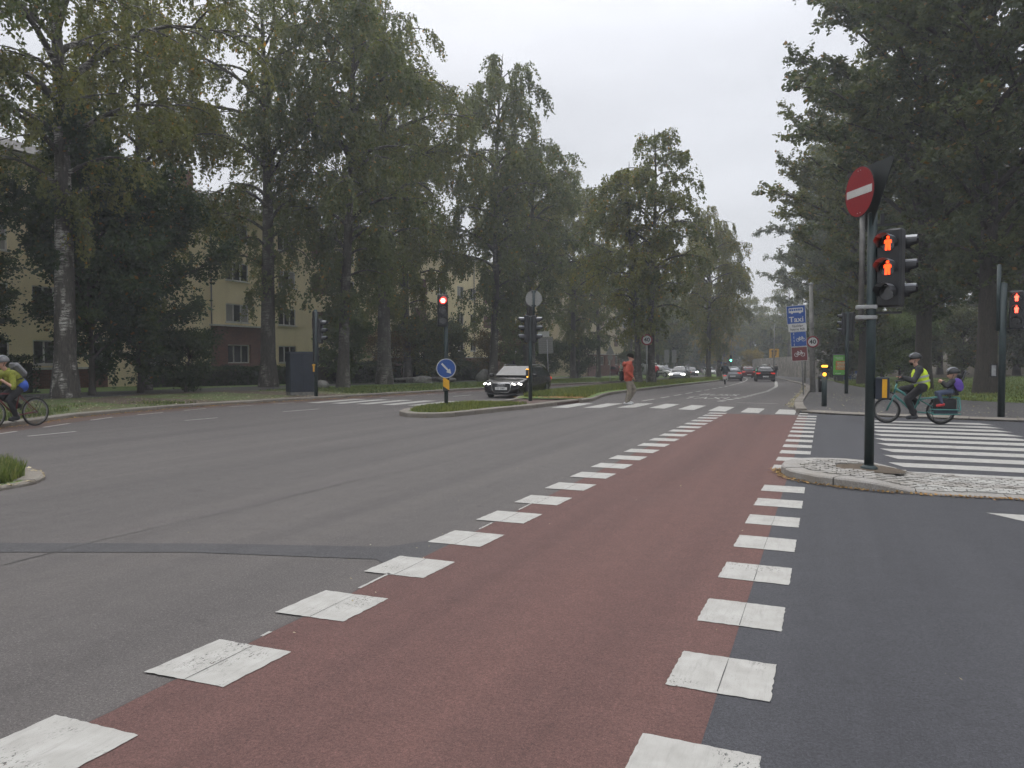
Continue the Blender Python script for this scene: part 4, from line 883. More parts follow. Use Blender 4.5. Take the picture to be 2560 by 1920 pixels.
# ------------------------------------------------------------------ stone wall at the bend
b = MB(); P = [(1.6, 84.5), (0.5, 92), (-1.2, 100), (-4.6, 118), (-9.6, 140), (-16, 160), (-26, 186), (-38, 212)]
vs = []
for x, y in smooth(P, 3.0) and [(p.x, p.y) for p in smooth(P, 3.0)]:
    t = min(1, (y - 84) / 30); h = 1.5 + 1.5 * t
    vs += [(x - .2, y, zg(y) - .2), (x - .12, y, zg(y) + h), (x + .35, y, zg(y) + h + .02), (x + .4, y, zg(y) - .2)]
m_ = len(vs) // 4; fs = [(j * 4 + e, j * 4 + e + 1, j * 4 + e + 5, j * 4 + e + 4) for j in range(m_ - 1) for e in range(3)] + [(3, 2, 1, 0)]
b.add(vs, fs); tag(b.build('stone_wall', 'wall stone'), 'long grey brown stone retaining wall following the bend at right', 'wall')

# ------------------------------------------------------------------ thin even volume added to lift the dark crowns, imitating lens glare
hz = MB(); hz.box((-20, 150, 28), (760, 760, 80)); ho = hz.mesh('glare_veil', 'sign white'); ho.materials.clear()
hm = bpy.data.materials.new('haze air'); hm.use_nodes = True; hn = hm.node_tree; hn.nodes.clear(); ov_ = hn.nodes.new('ShaderNodeOutputMaterial'); pv = hn.nodes.new('ShaderNodeVolumePrincipled')
pv.inputs['Color'].default_value = (.93, .96, 1, 1); pv.inputs['Density'].default_value = 0.0013; pv.inputs['Anisotropy'].default_value = 0.2; hn.links.new(pv.outputs[0], ov_.inputs['Volume'])
ho.materials.append(hm); h_ = link('glare_veil', ho); h_['kind'] = 'stuff'; h_['label'] = 'thin pale air volume added over the street to imitate lens glare'

# ------------------------------------------------------------------ signals, posts and signs
def plate(dx, dz, dy=0, rz=0): return Matrix.Translation((dx, dy, dz)) @ Matrix.Rotation(rz, 4, 'Z') @ UP
def face(x, y, tx=0, ty=0): return math.atan2(tx - x, -(ty - y))           # rz that turns local -Y from (x,y) towards (tx,ty)
def man(standing=True):
    b = MB(); P = [(-.035, -.1), (-.032, .0), (-.05, .0), (-.045, .045), (-.02, .055), (.02, .055), (.045, .045), (.05, .0), (.032, .0), (.035, -.1), (.006, -.1), (0, -.03), (-.006, -.1)]
    return P
def signal_head(parent, x, y, z, rz, lamps, pitch=0.31, w=0.30, men=None, name='signal_head', cap=True):
    """lamps top to bottom: lens materials; faces local -Y after rz"""
    h = thing_part(name, parent); h.location = (x, y, z); h.rotation_euler = (0, 0, rz); n = len(lamps); H_ = pitch * n + .06
    b = MB(); b.box((0, 0.02, 0), (w, .16, H_), 0, 1.0, .025); b.box((0, .12, 0), (w * .7, .06, H_ * .9)); b.build('housing', 'black plastic', h)
    for i, m in enumerate(lamps):
        zz = (n - 1) / 2 * pitch - i * pitch
        b = MB(); M = plate(0, zz, -.062); b.disc(.10, -.01, .012, 24, M); ln = b.build('lens', 'dark lens' if men and m not in ('dark lens',) else m, h)
        if m == 'red lamp': bb = MB(); bb.disc(.07, .013, .016, 20, M); bb.build('lamp_core', 'red lamp core', h)
        if men and m != 'dark lens':
            bb = MB(); bb.prism([(px * 1.0, py * .92) for px, py in man()], .013, .017, M); bb.disc(.02, .013, .017, 10, M @ Matrix.Translation((0, .077, 0))); bb.build('red_man', m, h)
        # hooded visor: open bottom tube, top faces coloured paler as if lit
        b = MB(); pts = []
        k = 14
        for j in range(k + 1):
            a = math.pi * (-0.14 + 1.28 * j / k); pts.append((.118 * math.cos(a), .118 * math.sin(a)))
        vs = [(px, -.06, zz + pz) for px, pz in pts] + [(px, -.06 - (.20 if abs(j - k / 2) < k * .36 else .10), zz + pz) for j, (px, pz) in enumerate(pts)]
        b.add(vs, [(j, j + 1, k + 2 + j, k + 1 + j) for j in range(k)]); vz = b.build('visor', 'black plastic', h); vz.data.materials.append(MATS['lit visor top'])
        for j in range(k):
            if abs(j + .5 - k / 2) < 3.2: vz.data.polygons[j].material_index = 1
    return h
def pole(parent, h, r, m='dark green steel', name='pole', x=0, y=0, z0=0, n=14):
    b = MB(); b.tube([(x, y, z0), (x, y, h)], r, n); b.ball((x, y, h), r, r, r * .5, n, 6); return b.build(name, m, parent)
def push_box(parent, x, y, z, rz, lit=True, s=1.0, wide=False):
    e = thing_part('push_button_box', parent); e.location = (x, y, z); e.rotation_euler = (0, 0, rz)
    b = MB(); b.box((0, 0, 0), ((.17 if wide else .10) * s, .12 * s, .30 * s), 0, 1, .012); b.build('casing', 'cabinet blue', e)
    if not lit: b = MB(); b.box((.032 * s if wide else 0, -.062 * s, 0), (.06 * s, .008, .25 * s)); b.build('yellow_panel', 'sign yellow', e)
    if lit:
        b = MB(); b.box((.045 * s, -.062 * s, .02), (.016 * s, .008, .26 * s)); b.build('yellow_edge', 'sign yellow', e)
        b = MB(); b.ball((0, -.07 * s, -.09 * s), .024 * s); b.build('push_lamp', 'amber lamp', e); b = MB(); b.box((0, -.02, .16 * s), (.09 * s, .09 * s, .022)); b.build('top_lamp', 'amber lamp', e)
    return e
def round_sign(parent, z, rz, d, kind, y=-.07, name='sign'):
    s = thing_part(name, parent); s.location = (0, 0, z); s.rotation_euler = (0, 0, rz); M = plate(0, 0, y)
    r = d / 2
    b = MB(); b.disc(r, -.004, 0, 40, M); b.build('sign_plate', 'sign back' if kind != 'no_entry' else 'dark sign back', s)
    if kind == '40':
        b = MB(); b.ring(r * .74, r * .985, .001, .004, 40, M); b.build('red_ring', 'sign red', s); b = MB(); b.disc(r * .74, .001, .003, 36, M); b.build('white_face', 'sign white', s)
        me = text_mesh('40', d * .50, 'sign black', .001, xs=1.0, bold=.03); me.transform(M @ Matrix.Translation((0, -.01 * d, .006))); link('numerals', me, s)
    if kind == 'no_entry':
        b = MB(); b.disc(r * .975, .001, .004, 40, M); b.build('red_face', 'sign red', s); b = MB(); b.box((0, y - .007, 0), (r * 1.72, .003, r * .30)); b.build('white_bar', 'sign white', s)
        b = MB()
        for px, pz in ((-.03, r * .84), (.03, r * .84), (-.03, -r * .84), (.03, -r * .84)): b.disc(.007, .004, .009, 8, M @ Matrix.Translation((px, pz, 0)))
        b.build('rivets', 'sign white', s)
    if kind == 'keep_right':
        b = MB(); b.disc(r * .98, .001, .003, 40, M); b.build('white_rim', 'sign white', s); b = MB(); b.disc(r * .91, .0035, .006, 40, M); b.build('blue_face', 'sign blue', s)
        A = M @ Matrix.Rotation(R(-47), 4, 'Z'); b = MB(); b.prism([(-.66 * r, -.09 * r), (.28 * r, -.09 * r), (.28 * r, -.26 * r), (.74 * r, 0), (.28 * r, .26 * r), (.28 * r, .09 * r), (-.66 * r, .09 * r)], .0065, .009, A); b.build('white_arrow', 'sign white', s)
    return s
def bike_symbol(b, M, s):
    """flat bicycle pictogram about 1 unit wide"""
    M = M @ Matrix.Diagonal((s, s, s, 1))
    for cx in (-.29, .29): b.lathe([(.145, 0), (.145, .01), (.195, .01), (.195, 0)], 18, M @ Matrix.Translation((cx, -.12, 0)))
    def seg(p, q, w=.03):
        d = Vector((q[0] - p[0], q[1] - p[1])); nrm = Vector((-d.y, d.x)).normalized() * w; b.prism([(p[0] - nrm.x, p[1] - nrm.y), (q[0] - nrm.x, q[1] - nrm.y), (q[0] + nrm.x, q[1] + nrm.y), (p[0] + nrm.x, p[1] + nrm.y)], 0.001, .012, M)
    seg((-.29, -.12), (-.12, .1)); seg((-.12, .1), (.2, .12)); seg((.2, .12), (.0, -.12)); seg((0, -.12), (-.15, .19)); seg((-.29, -.12), (0, -.12)); seg((.29, -.12), (.17, .24)); seg((.17, .24), (.06, .26)); seg((-.2, .2), (-.08, .2))

# near pole on the island
t = thing('traffic_signal', 'near dark green pole with no entry sign and two lit red men', 'signal post', (0.56, 11.53, 0.10))
pole(t, 3.45, .062); b = MB(); b.lathe([(.11, 0), (.11, .02), (.07, .05)], 14); b.build('base_collar', 'dark green steel', t)
pole(t, 3.98, .036, 'old metal', 'sign_tube', -.125, 0, 2.02)
for z in (2.06, 2.20):
    b = MB(); b.box((-.06, 0, z), (.27, .15, .055), 0, 1, .01); b.build('clamp', 'galvanised', t)
e = round_sign(t, 3.76, math.atan2(-.87, .50), .68, 'no_entry', -.05, 'no_entry_sign'); e.location.x = -.125
M = Matrix.Translation((-.125, 0, 3.72)) @ Matrix.Rotation(math.atan2(-.87, .50), 4, 'Z') @ Matrix.Translation((0.03, .075, 0)) @ UP
b = MB(); b.prism([(-.50, .40), (.50, .40), (.53, .36), (.04, -.50), (-.04, -.50), (-.53, .36)], -.004, .004, M); b.build('give_way_sign_back', 'dark sign back', t)
signal_head(t, .215, -.06, 2.71, R(-26), ['red man', 'red man', 'dark lens'], .325, .33, men=True, name='pedestrian_signal')
signal_head(t, .30, .13, 2.72, R(78), ['dark lens', 'dark lens', 'dark lens'], .325, .30, name='side_signal')
b = MB(); b.box((.2, 0, 3.30), (.34, .05, .03)); b.box((.12, 0, 3.38), (.05, .05, .14)); b.build('bracket', 'black plastic', t); b = MB(); b.box((.2, 0, 2.12), (.34, .05, .03)); b.build('bracket', 'black plastic', t)
push_box(t, .15, -.02, 1.10, R(-8), False, 1.0, True)
# far pole at the right edge
t = thing('traffic_signal', 'pole at the right edge with two glowing red men', 'signal post', (4.36, 24.0, zg(24) + .05))
pole(t, 3.55, .085); pole(t, 4.05, .05, 'dark green steel', 'sign_tube', -.11, 0, 2.3)
signal_head(t, .29, -.08, 2.86, R(-14), ['hot red man', 'hot red man', 'dark lens'], .31, .33, men=True, name='pedestrian_signal')
signal_head(t, .62, .12, 2.86, R(75), ['dark lens'] * 3, .31, .30, name='side_signal')
for z in (3.36, 2.36): b = MB(); b.box((.3, .02, z), (.5, .05, .03)); b.build('bracket', 'black plastic', t)
e = thing_part('sensor_box', t); b = MB(); b.box((-.2, -.02, 1.24), (.10, .1, .28)); b.build('pane', 'galvanised', e); b = MB()
for zz in (1.08, 1.40): b.box((-.2, -.02, zz), (.16, .14, .035))
for xx in (-.265, -.135): b.box((xx, -.02, 1.24), (.02, .14, .29))
b.build('frame', 'black plastic', e)
# median tip: red light, keep right, hazard marker
t = thing('traffic_signal', 'pole on the median tip with red light above a blue keep right sign', 'signal post', (-11.05, 21.6, zg(21) + .12)); rz = face(-11.05, 21.6)
pole(t, 3.25, .065); c_, s_ = math.cos(rz), math.sin(rz)
signal_head(t, -.10 * c_ + .1 * s_, -.10 * s_ - .1 * c_, 2.98, rz + R(6), ['red lamp', 'dark lens', 'dark lens'], .31, .32)
round_sign(t, 1.18, rz, .62, 'keep_right', -.085, 'keep_right_sign')
e = thing_part('hazard_marker', t); e.rotation_euler = (0, 0, rz); b = MB(); b.box((0, -.075, .72), (.20, .012, .50)); b.build('marker_plate', 'sign black', e)
b = MB(); b.prism([(-.097, .10), (.097, -.10), (.097, .02 - .24), (-.097, -.02)][::-1] if False else [(-.097, -.10), (.097, -.23), (.097, .07), (-.097, .20)], .004, .008, plate(0, .72, -.078)); b.build('yellow_band', 'sign yellow', e)
# double signal on the median refuge
t = thing('traffic_signal', 'pole on the median refuge with two signal heads and a round sign back', 'signal post', (-9.95, 26.15, zg(26) + .08)); rz = face(-9.95, 26.15); c_, s_ = math.cos(rz), math.sin(rz)
pole(t, 3.05, .07); e = thing_part('sign_back', t); e.rotation_euler = (0, 0, rz); e.location = (.12 * c_, .12 * s_, 0)
b = MB(); b.tube([(0, 0, 2.9), (0, 0, 3.98)], .04, 8); b.box((0, 0, 3.96), (.16, .05, .05)); b.box((0, 0, 3.46), (.16, .05, .05)); b.build('sign_tube', 'dark green steel', e); b = MB(); b.disc(.30, -.05, -.044, 36, plate(0, 3.72, 0)); b.build('round_plate', 'sign back', e)
signal_head(t, -.17 * c_, -.17 * s_, 2.62, rz - R(82), ['dark lens'] * 3, .31, .27); signal_head(t, .17 * c_, .17 * s_, 2.62, rz + R(82), ['dark lens'] * 3, .31, .27)
push_box(t, -.11 * c_ + .03 * s_, -.11 * s_ - .03 * c_, .98, rz, True, 1.1)
# left side signal by the cabinet
t = thing('traffic_signal', 'dark signal post standing beside the utility cabinet', 'signal post', (-18.95, 25.6, zg(25.6) + .1)); rz = face(-18.95, 25.6); c_, s_ = math.cos(rz), math.sin(rz)
pole(t, 3.45, .075); signal_head(t, .2 * c_, .2 * s_, 2.62, rz + R(70), ['dark lens'] * 3, .31, .3); b = MB(); b.box((0, 0, 2.4), (.2, .12, 2.0), rz + .4); b.build('signal_side', 'black plastic', t); push_box(t, -.08 * c_ + .06 * s_, -.08 * s_ - .06 * c_, 1.12, rz, False); b = MB(); b.box((-.08 * c_ + .1 * s_, -.08 * s_ - .1 * c_, 1.27), (.13, .1, .05), rz); b.build('yellow_cap', 'sign yellow', t)
# utility cabinet
t = thing('utility_cabinet', 'tall dark blue utility cabinet on the left footway', 'cabinet', (-20.25, 26.3, zg(26) + .1), face(-20.25, 26.3) + R(18))
b = MB(); b.box((0, 0, .95), (1.04, .62, 1.62), 0, 1, .02); b.build('casing', 'cabinet blue', t); b = MB(); b.box((0, 0, .07), (1.0, .58, .16)); b.build('plinth', 'stone', t); b = MB(); b.box((0, 0, 1.785), (1.1, .68, .05), 0, .96); b.build('lid', 'cabinet blue', t)
for sx in (-1, 1):
    b = MB(); b.box((sx * .255, -.313, .98), (.49, .012, 1.5), 0, 1, .004); d_ = b.build('door', 'cabinet blue', t); b = MB(); b.box((sx * .06, -.327, 1.0), (.02, .02, .14)); b.build('handle', 'black plastic', d_)
# push button post right
t = thing('push_button_post', 'short dark post with two amber lamps on the right footway', 'post', (-.04, 27.6, zg(27.6) + .05)); pole(t, 1.12, .085); b = MB(); b.box((0, 0, 1.2), (.19, .19, .2), 0, 1, .02); b.build('lamp_housing', 'cabinet blue', t)
b = MB(); b.box((0, 0, 1.33), (.20, .20, .07), 0, .9, .02); b.build('top_lamp', 'amber lamp', t); b = MB(); b.ball((0, -.1, 1.06), .062); b.build('push_lamp', 'amber lamp', t)
# stack of lane signs
x, y = -1.04, 36.6; t = thing('sign_post', 'leaning post with stacked bus taxi and cycle signs', 'sign post', (x, y, zg(y) + .06), face(x, y)); t.rotation_euler = (0, R(-3.5), face(x, y))
pole(t, 4.1, .032, 'galvanised', 'pole', .14); pole(t, 4.1, .03, 'galvanised', 'pole', -.12, 0, 2.0)
e = thing_part('bus_taxi_sign', t); b = MB(); b.box((0, -.05, 3.63), (.80, .012, .82)); b.build('sign_plate', 'sign white', e); b = MB(); b.box((0, -.0585, 3.63), (.76, .005, .78)); b.build('blue_face', 'sign blue', e)
M = plate(0, 3.80, -.0615); b = MB(); b.prism([(-.30, -.08), (.30, -.08), (.30, .10), (.27, .13), (-.28, .13), (-.30, .10)], 0, .003, M); b.build('bus_body', 'sign white', e)
b = MB()
for k in range(6): b.prism([(-.27 + k * .092, .0), (-.20 + k * .092, .0), (-.20 + k * .092, .09), (-.27 + k * .092, .09)], .0035, .006, M)
b.build('bus_windows', 'sign blue', e); 
for q in (-.17, .17): b = MB(); b.disc(.05, .001, .005, 12, M @ Matrix.Translation((q, -.08, 0))); b.build('bus_wheel', 'sign white', e)
me = text_mesh('Taxi', .34, 'sign white', .001, bold=.015); me.transform(plate(0, 3.41, -.063)); link('lettering', me, e)
e = thing_part('supplementary_sign', t); b = MB(); b.box((.03, -.052, 3.05), (.76, .012, .33)); b.build('sign_plate', 'sign white', e)
for s_, z in (('Gjelder', 3.125), ('høyre felt', 2.98)): me = text_mesh(s_, .15, 'sign black', .001, bold=.012); me.transform(plate(.03, z, -.0605)); link('lettering', me, e)
e = thing_part('cycle_lane_sign', t); b = MB(); b.box((.05, -.05, 2.54), (.66, .012, .66)); b.build('sign_plate', 'sign white', e); b = MB(); b.box((.05, -.0585, 2.54), (.63, .005, .63)); b.build('blue_face', 'sign blue', e)
b = MB(); bike_symbol(b, plate(.14, 2.55, -.062), .40); b.build('cycle_symbol', 'sign white', e); b = MB()
for k in range(4): b.box((-.14, -.064, 2.30 + k * .16), (.025, .004, .10))
b.build('lane_dash', 'sign white', e)
e = thing_part('cycle_route_sign', t); b = MB(); b.box((.06, -.052, 1.88), (.66, .012, .62)); b.build('sign_plate', 'sign white', e); b = MB(); b.box((.06, -.0605, 1.88), (.63, .005, .59)); b.build('brown_face', 'sign brown', e)
b = MB(); bike_symbol(b, plate(.06, 1.90, -.064), .46); b.build('cycle_symbol', 'sign white', e)
# lamp mast with speed sign, bin at its foot, second thin post
x, y = -.62, 43.2; t = thing('service_mast', 'grey weathered mast carrying the right speed sign', 'mast', (x, y, zg(y) + .06), 0); t.rotation_euler = (0, R(-1.6), face(x, y))
b = MB(); b.tube([(0, 0, 0), (0, 0, 3), (0, 0, 5.6)], [.14, .115, .095], 12); b.build('pole', 'weathered grey pole', t); b = MB(); b.lathe([(.1, 5.6), (.115, 5.62), (.115, 5.68), (.001, 5.72)], 12); b.build('pole_cap', 'galvanised', t); b = MB(); b.box((.02, -.12, 3.5), (.2, .1, .3), 0, 1, .01); b.build('junction_box', 'old metal', t)
e = round_sign(t, 2.62, 0, .62, '40', -.16, 'speed_sign'); e.location.x = .04
x, y = -.2, 43.4; t = thing('litter_bin', 'dark cylindrical bin at the foot of the grey mast', 'bin', (x, y, zg(y) + .06)); b = MB(); b.lathe([(.001, 0), (.16, 0), (.17, .7), (.18, .72), (.18, .8), (.14, .86), (.001, .87)], 14); b.build('drum', 'black plastic', t); b = MB(); b.box((0, -.165, .62), (.16, .03, .1)); b.build('slot', 'old metal', t)
x, y = -1.6, 68; t = thing('thin_post', 'thin grey post farther back beside the sign stack', 'post', (x, y, zg(y) + .06)); b = MB(); b.tube([(0, 0, 0), (0, 0, 3.2)], .07, 10); b.build('pole', 'weathered grey pole', t); b = MB(); b.lathe([(.12, 0), (.12, .06), (.075, .12)], 10); b.build('foot', 'old metal', t)
# signal seen from behind by the mast
x, y = .95, 41.5; t = thing('traffic_signal', 'dark signal post seen from behind right of the grey mast', 'signal post', (x, y, zg(y) + .06)); rz = face(x, y); pole(t, 4.0, .09)
signal_head(t, -.2, .0, 3.45, rz - R(80), ['dark lens'] * 3, .34, .32); signal_head(t, .16, .05, 3.3, rz + R(150), ['dark lens'] * 4, .34, .36)
# speed sign on the median
x, y = -11.0, 50.6; t = thing('speed_sign', 'speed limit sign on the grassy median beside the birches', 'road sign', (x, y, zg(y) + .22), face(x, y)); pole(t, 3.25, .035, 'galvanised'); round_sign(t, 2.92, 0, .74, '40', -.05, 'sign')
# ribbed back of a direction sign
x, y = -20.6, 58.3; t = thing('road_sign', 'ribbed back of a rectangular sign on a thin leaning pole', 'road sign', (x, y, zg(y) + .1), face(x, y)); t.rotation_euler = (0, R(-2.5), face(x, y)); pole(t, 3.4, .035, 'galvanised')
b = MB(); b.box((-.12, .02, 2.95), (1.15, .02, 1.3)); b.build('sign_plate', 'sign back', t)
for k in range(9): b = MB(); b.box((-.12, -.005, 2.38 + k * .145), (1.17, .03, .045)); b.build('rib', 'old metal', t)
b = MB(); b.box((-.25, .06, 3.85), (.9, .02, .45)); b.build('upper_plate', 'sign white', t)
# triangle and round sign backs
x, y = -17.6, 66; t = thing('road_sign', 'backs of a triangular and a round sign beyond the far cyclist', 'road sign', (x, y, zg(y) + .1), face(x, y)); pole(t, 3.15, .03, 'galvanised'); b = MB(); b.prism([(-.33, -.28), (.33, -.28), (.36, -.2), (.05, .48), (0, .52), (-.05, .48), (-.36, -.2)], -.02, 0, plate(0, 2.62, -.035)); b.build('triangle_plate', 'sign back', t); b = MB(); b.disc(.24, -.02, 0, 24, plate(0, 2.06, -.035)); b.build('round_plate', 'sign back', t)
for i, (x, y, h, w) in enumerate([(-19.9, 104, 3.6, .8), (-19.0, 104.5, 3.6, .8)]):
    t = thing('road_sign', ['left one of two tall rectangular sign backs by the parked cars', 'right one of two tall rectangular sign backs by the parked cars'][i], 'road sign', (x, y, zg(y) + .1), face(x, y)); pole(t, h, .04, 'galvanised'); b = MB(); b.box((0, -.05, h - .9), (w * .8, .02, 1.7)); b.build('sign_plate', 'sign back', t)
x, y = -14.5, 118; t = thing('road_sign', 'small round sign on the far median before the last birch', 'road sign', (x, y, zg(y) + .2), face(x, y)); pole(t, 2.6, .04, 'dark green steel'); b = MB(); b.disc(.4, -.02, 0, 24, plate(0, 2.4, -.05)); b.build('round_plate', 'sign back', t); b = MB(); b.box((0, -.05, 1.85), (.3, .02, .25)); b.build('lower_plate', 'sign blue', t)
x, y = -14.6, 132; t = thing('traffic_signal', 'distant signal showing green at the bend', 'signal post', (x, y, zg(y) + .15)); rz = face(x, y); pole(t, 3.1, .07); pole(t, 8.2, .05, 'old metal', 'lamp_tube', .05, .1); signal_head(t, 0, -.12, 2.75, rz, ['dark lens', 'dark lens', 'green lamp'], .34, .34); b = MB(); b.disc(.17, .02, .03, 16, plate(0, 2.41, -.19, 0)); b.build('green_glow_lens', 'green lamp', t)
x, y = -8.2, 138; t = thing('road_sign', 'orange lane closure sign with two black arrows', 'road sign', (x, y, zg(y) + .1), face(x, y)); pole(t, 4.3, .06, 'dark green steel'); b = MB(); b.box((0, -.06, 3.6), (1.55, .03, 1.75)); b.build('sign_plate', 'sign yellow', t)
b = MB(); b.box((-.28, -.08, 3.5), (.16, .01, 1.2)); b.prism([(-.2, 0), (.2, 0), (0, .35)], 0, .01, plate(-.28, 4.0, -.075)); b.build('straight_arrow', 'sign black', t); b = MB(); b.box((.3, -.08, 3.75), (.14, .01, .7)); b.prism([(-.2, 0), (.2, 0), (0, .35)], 0, .01, plate(.3, 4.0, -.075)); b.prism([(-.07, .4), (.07, .4), (.32, .0), (.18, -.05)], 0, .01, plate(.24, 3.0, -.075) @ Matrix.Scale(-1, 4, (1, 0, 0))); b.build('merging_arrow', 'sign black', t)
x, y = -7.6, 128; t = thing('lamp_mast', 'thin tall lamp mast beside the orange sign', 'mast', (x, y, zg(y) + .1)); b = MB(); b.tube([(0, 0, 0), (0, 0, 8.2)], [.11, .06], 8); b.tube([(0, 0, 8.2), (-.5, -.3, 8.5), (-1.2, -.5, 8.5)], .04, 6); b.build('pole', 'old metal', t); b = MB(); b.box((-1.4, -.55, 8.48), (.5, .25, .1)); b.build('lamp_head', 'galvanised', t)
# advertising panel, bike station
x, y = 1.25, 77.5; t = thing('advertising_panel', 'green poster panel with an orange block beside the city bikes', 'poster panel', (x, y, zg(y) + .06), face(x, y)); b = MB(); b.box((0, 0, 1.55), (1.42, .22, 2.0), 0, 1, .05); b.build('casing', 'black plastic', t); b = MB(); b.box((0, 0, .3), (.5, .18, .6)); b.build('foot', 'black plastic', t)
mat('poster green', (0.12, 0.42, 0.05), .4, 0, .35, 3); mat('poster orange', (0.62, 0.17, 0.03), .4, 0, .25, 6); mat('poster pale', (.55, .7, .45), .4)
b = MB(); b.box((0, -.115, 1.55), (1.26, .01, 1.82)); p_ = b.build('poster', 'poster green', t); b = MB(); b.box((.02, -.123, 1.52), (.86, .008, .82)); b.build('orange_block', 'poster orange', p_)
b = MB()
for k in range(5): b.box((.02, -.129, 1.8 - k * .13), (.7 - .06 * (k % 3), .004, .05))
b.build('pale_lines', 'poster pale', p_); b = MB()
for k in range(3): b.box((-.15 + .05 * k, -.123, 2.28 - k * .09), (.75 - .1 * k, .008, .05), 0)
b.box((-.2, -.123, .78), (.5, .008, .06)); b.build('headline_bars', 'poster pale', p_); b = MB(); b.disc(.16, .122, .128, 16, plate(.5, 2.33, 0)); b.build('corner_badge', 'sign white', p_)
x, y = 3.35, 78; t = thing('station_totem', 'tall grey bike station totem with a small blue screen', 'totem', (x, y, zg(y) + .1), face(x, y)); b = MB(); b.box((0, 0, 1.8), (.44, .2, 3.6), 0, 1, .02); b.build('column', 'galvanised', t); b = MB(); b.box((0, 0, 3.62), (.46, .22, .05)); b.build('cap', 'sign white', t); b = MB(); b.box((0, -.11, 1.95), (.30, .03, .46), 0, 1, .01); s2 = b.build('screen_frame', 'sign black', t); b = MB(); b.box((0, -.128, 2.0), (.24, .01, .28)); b.build('screen', emit('screen blue', (.1, .35, 1.0), .9), t)
mat('city bike blue', (.02, .06, .22), .4)
t = thing('bike_rack', 'low steel docking rail of the bike station', 'bike rack', (2.5, 79.3, zg(79) + .08)); b = MB(); b.box((0, 0, .08), (3.4, .3, .1)); b.build('rail', 'old metal', t)
for k in range(6): b = MB(); b.box((-1.35 + k * .5, 0, .38), (.1, .22, .6), 0, .8); b.build('dock', 'city bike blue', t)
def wheel_mesh(r, tyre=.022, spokes=20, M=None):
    M = M or Matrix(); a = MB(); a.torus(r - tyre, tyre, 28, 6, M); b = MB(); b.ring(r - tyre * 3.0, r - tyre * 1.7, -.012, .012, 28, M); b.lathe([(.03, -.045), (.03, .045)], 8, M)
    for k in range(spokes):
        t = 2 * math.pi * k / spokes; p = M @ Vector((.02 * math.cos(t + 1), .02 * math.sin(t + 1), .03 * (-1) ** k)); q = M @ Vector(((r - tyre * 2.6) * math.cos(t), (r - tyre * 2.6) * math.sin(t), 0)); b.tube([p, q], .0022, 3, cap=False)
    return a, b
WX = Matrix.Rotation(math.pi / 2, 4, 'X')
def wheel(parent, x, z, r, tyre=.022, guard=None, spokes=20, y=0):
    w_ = thing_part('wheel', parent); w_.location = (x, y, z); a, b = wheel_mesh(r, tyre, spokes, WX); a.build('tyre', 'dark rubber', w_); b.build('rim', 'old metal', w_); return w_
# parked city bikes (share-scheme bikes with white wheel guards)
def city_bike():
    t = thing('city_bike', '', 'bicycle'); r = .33
    for x in (-.52, .52):
        wheel(t, x, r, r, .025, spokes=10); b = MB(); b.lathe([(.36, -.05), (.37, 0), (.36, .05)], 16, Matrix.Translation((x, 0, r)) @ WX, math.pi); b.lathe([(.24, .05), (.36, .05)], 16, Matrix.Translation((x, 0, r)) @ WX, math.pi); b.build('mudguard', 'sign white', t)
    b = MB(); b.tube([(-.52, 0, r), (-.05, 0, .3), (.1, 0, .35), (.42, 0, .85)], .03, 7); b.tube([(-.05, 0, .3), (-.2, 0, .85)], .025, 7); b.tube([(.42, 0, .9), (.52, 0, r)], .022, 7); b.build('frame', 'city bike blue', t)
    b = MB(); b.tube([(.42, 0, .85), (.38, 0, 1.08)], .02, 6); b.tube([(.25, -.27, 1.1), (.38, -.1, 1.08), (.38, .1, 1.08), (.25, .27, 1.1)], .016, 6); b.build('handlebar', 'black plastic', t)
    b = MB(); b.ball((-.22, 0, .92), .14, .08, .05); b.build('saddle', 'black plastic', t); b = MB(); b.box((.62, 0, .9), (.2, .3, .2), 0, 1.1); b.build('front_carrier', 'city bike blue', t); return t
proto_bike = city_bike(); LB = ['leftmost city bike in the docking rail', 'second city bike from the poster panel', 'third city bike from the poster panel', 'fourth city bike from the poster panel', 'city bike nearest the station totem']
for i in range(5):
    o = proto_bike if i == 0 else copy_tree(proto_bike); o.location = (1.55 + i * .52 + (.05 if i % 2 else 0), 79.0 + .05 * i, zg(79) + .08); o.rotation_euler = (0, 0, R(-100 + i * 9 if i > 1 else 178 - 20 * i)); o['label'] = LB[i]; o['group'] = 'docked city bikes'

# ------------------------------------------------------------------ vehicles
mat('alloy', (.45, .45, .46), .3, .9, .05); mat('plate white', (.66, .66, .64), .5)
def ev_cut(me, cutters, sub=2):
    o = bpy.data.objects.new('side_body', me); TS.collection.objects.link(o); m = o.modifiers.new('s', 'SUBSURF'); m.levels = sub; m.render_levels = sub; cs = []
    for c in cutters:
        co = bpy.data.objects.new('side_cutter', c); TS.collection.objects.link(co); cs.append(co); m = o.modifiers.new('b', 'BOOLEAN'); m.operation = 'DIFFERENCE'; m.object = co; m.solver = 'EXACT'
    vl = TS.view_layers[0]; vl.update(); r = bpy.data.meshes.new_from_object(o.evaluated_get(vl.depsgraph), depsgraph=vl.depsgraph)
    for q in [o] + cs: bpy.data.objects.remove(q)
    r.polygons.foreach_set('use_smooth', [True] * len(r.polygons)); return r
def carpaint(name, col, metal=.0, rough=.2):
    if name not in MATS: mat(name, col, rough, metal, .08, 2, 0, .3, .3)
    return name
def loft(secs):
    n = len(secs[0]); b = MB(); b.add([p for s in secs for p in s], [(i * n + k, i * n + (k + 1) % n, (i + 1) * n + (k + 1) % n, (i + 1) * n + k) for i in range(len(secs) - 1) for k in range(n)] + [tuple(range(n - 1, -1, -1)), tuple((len(secs) - 1) * n + k for k in range(n))]); return b
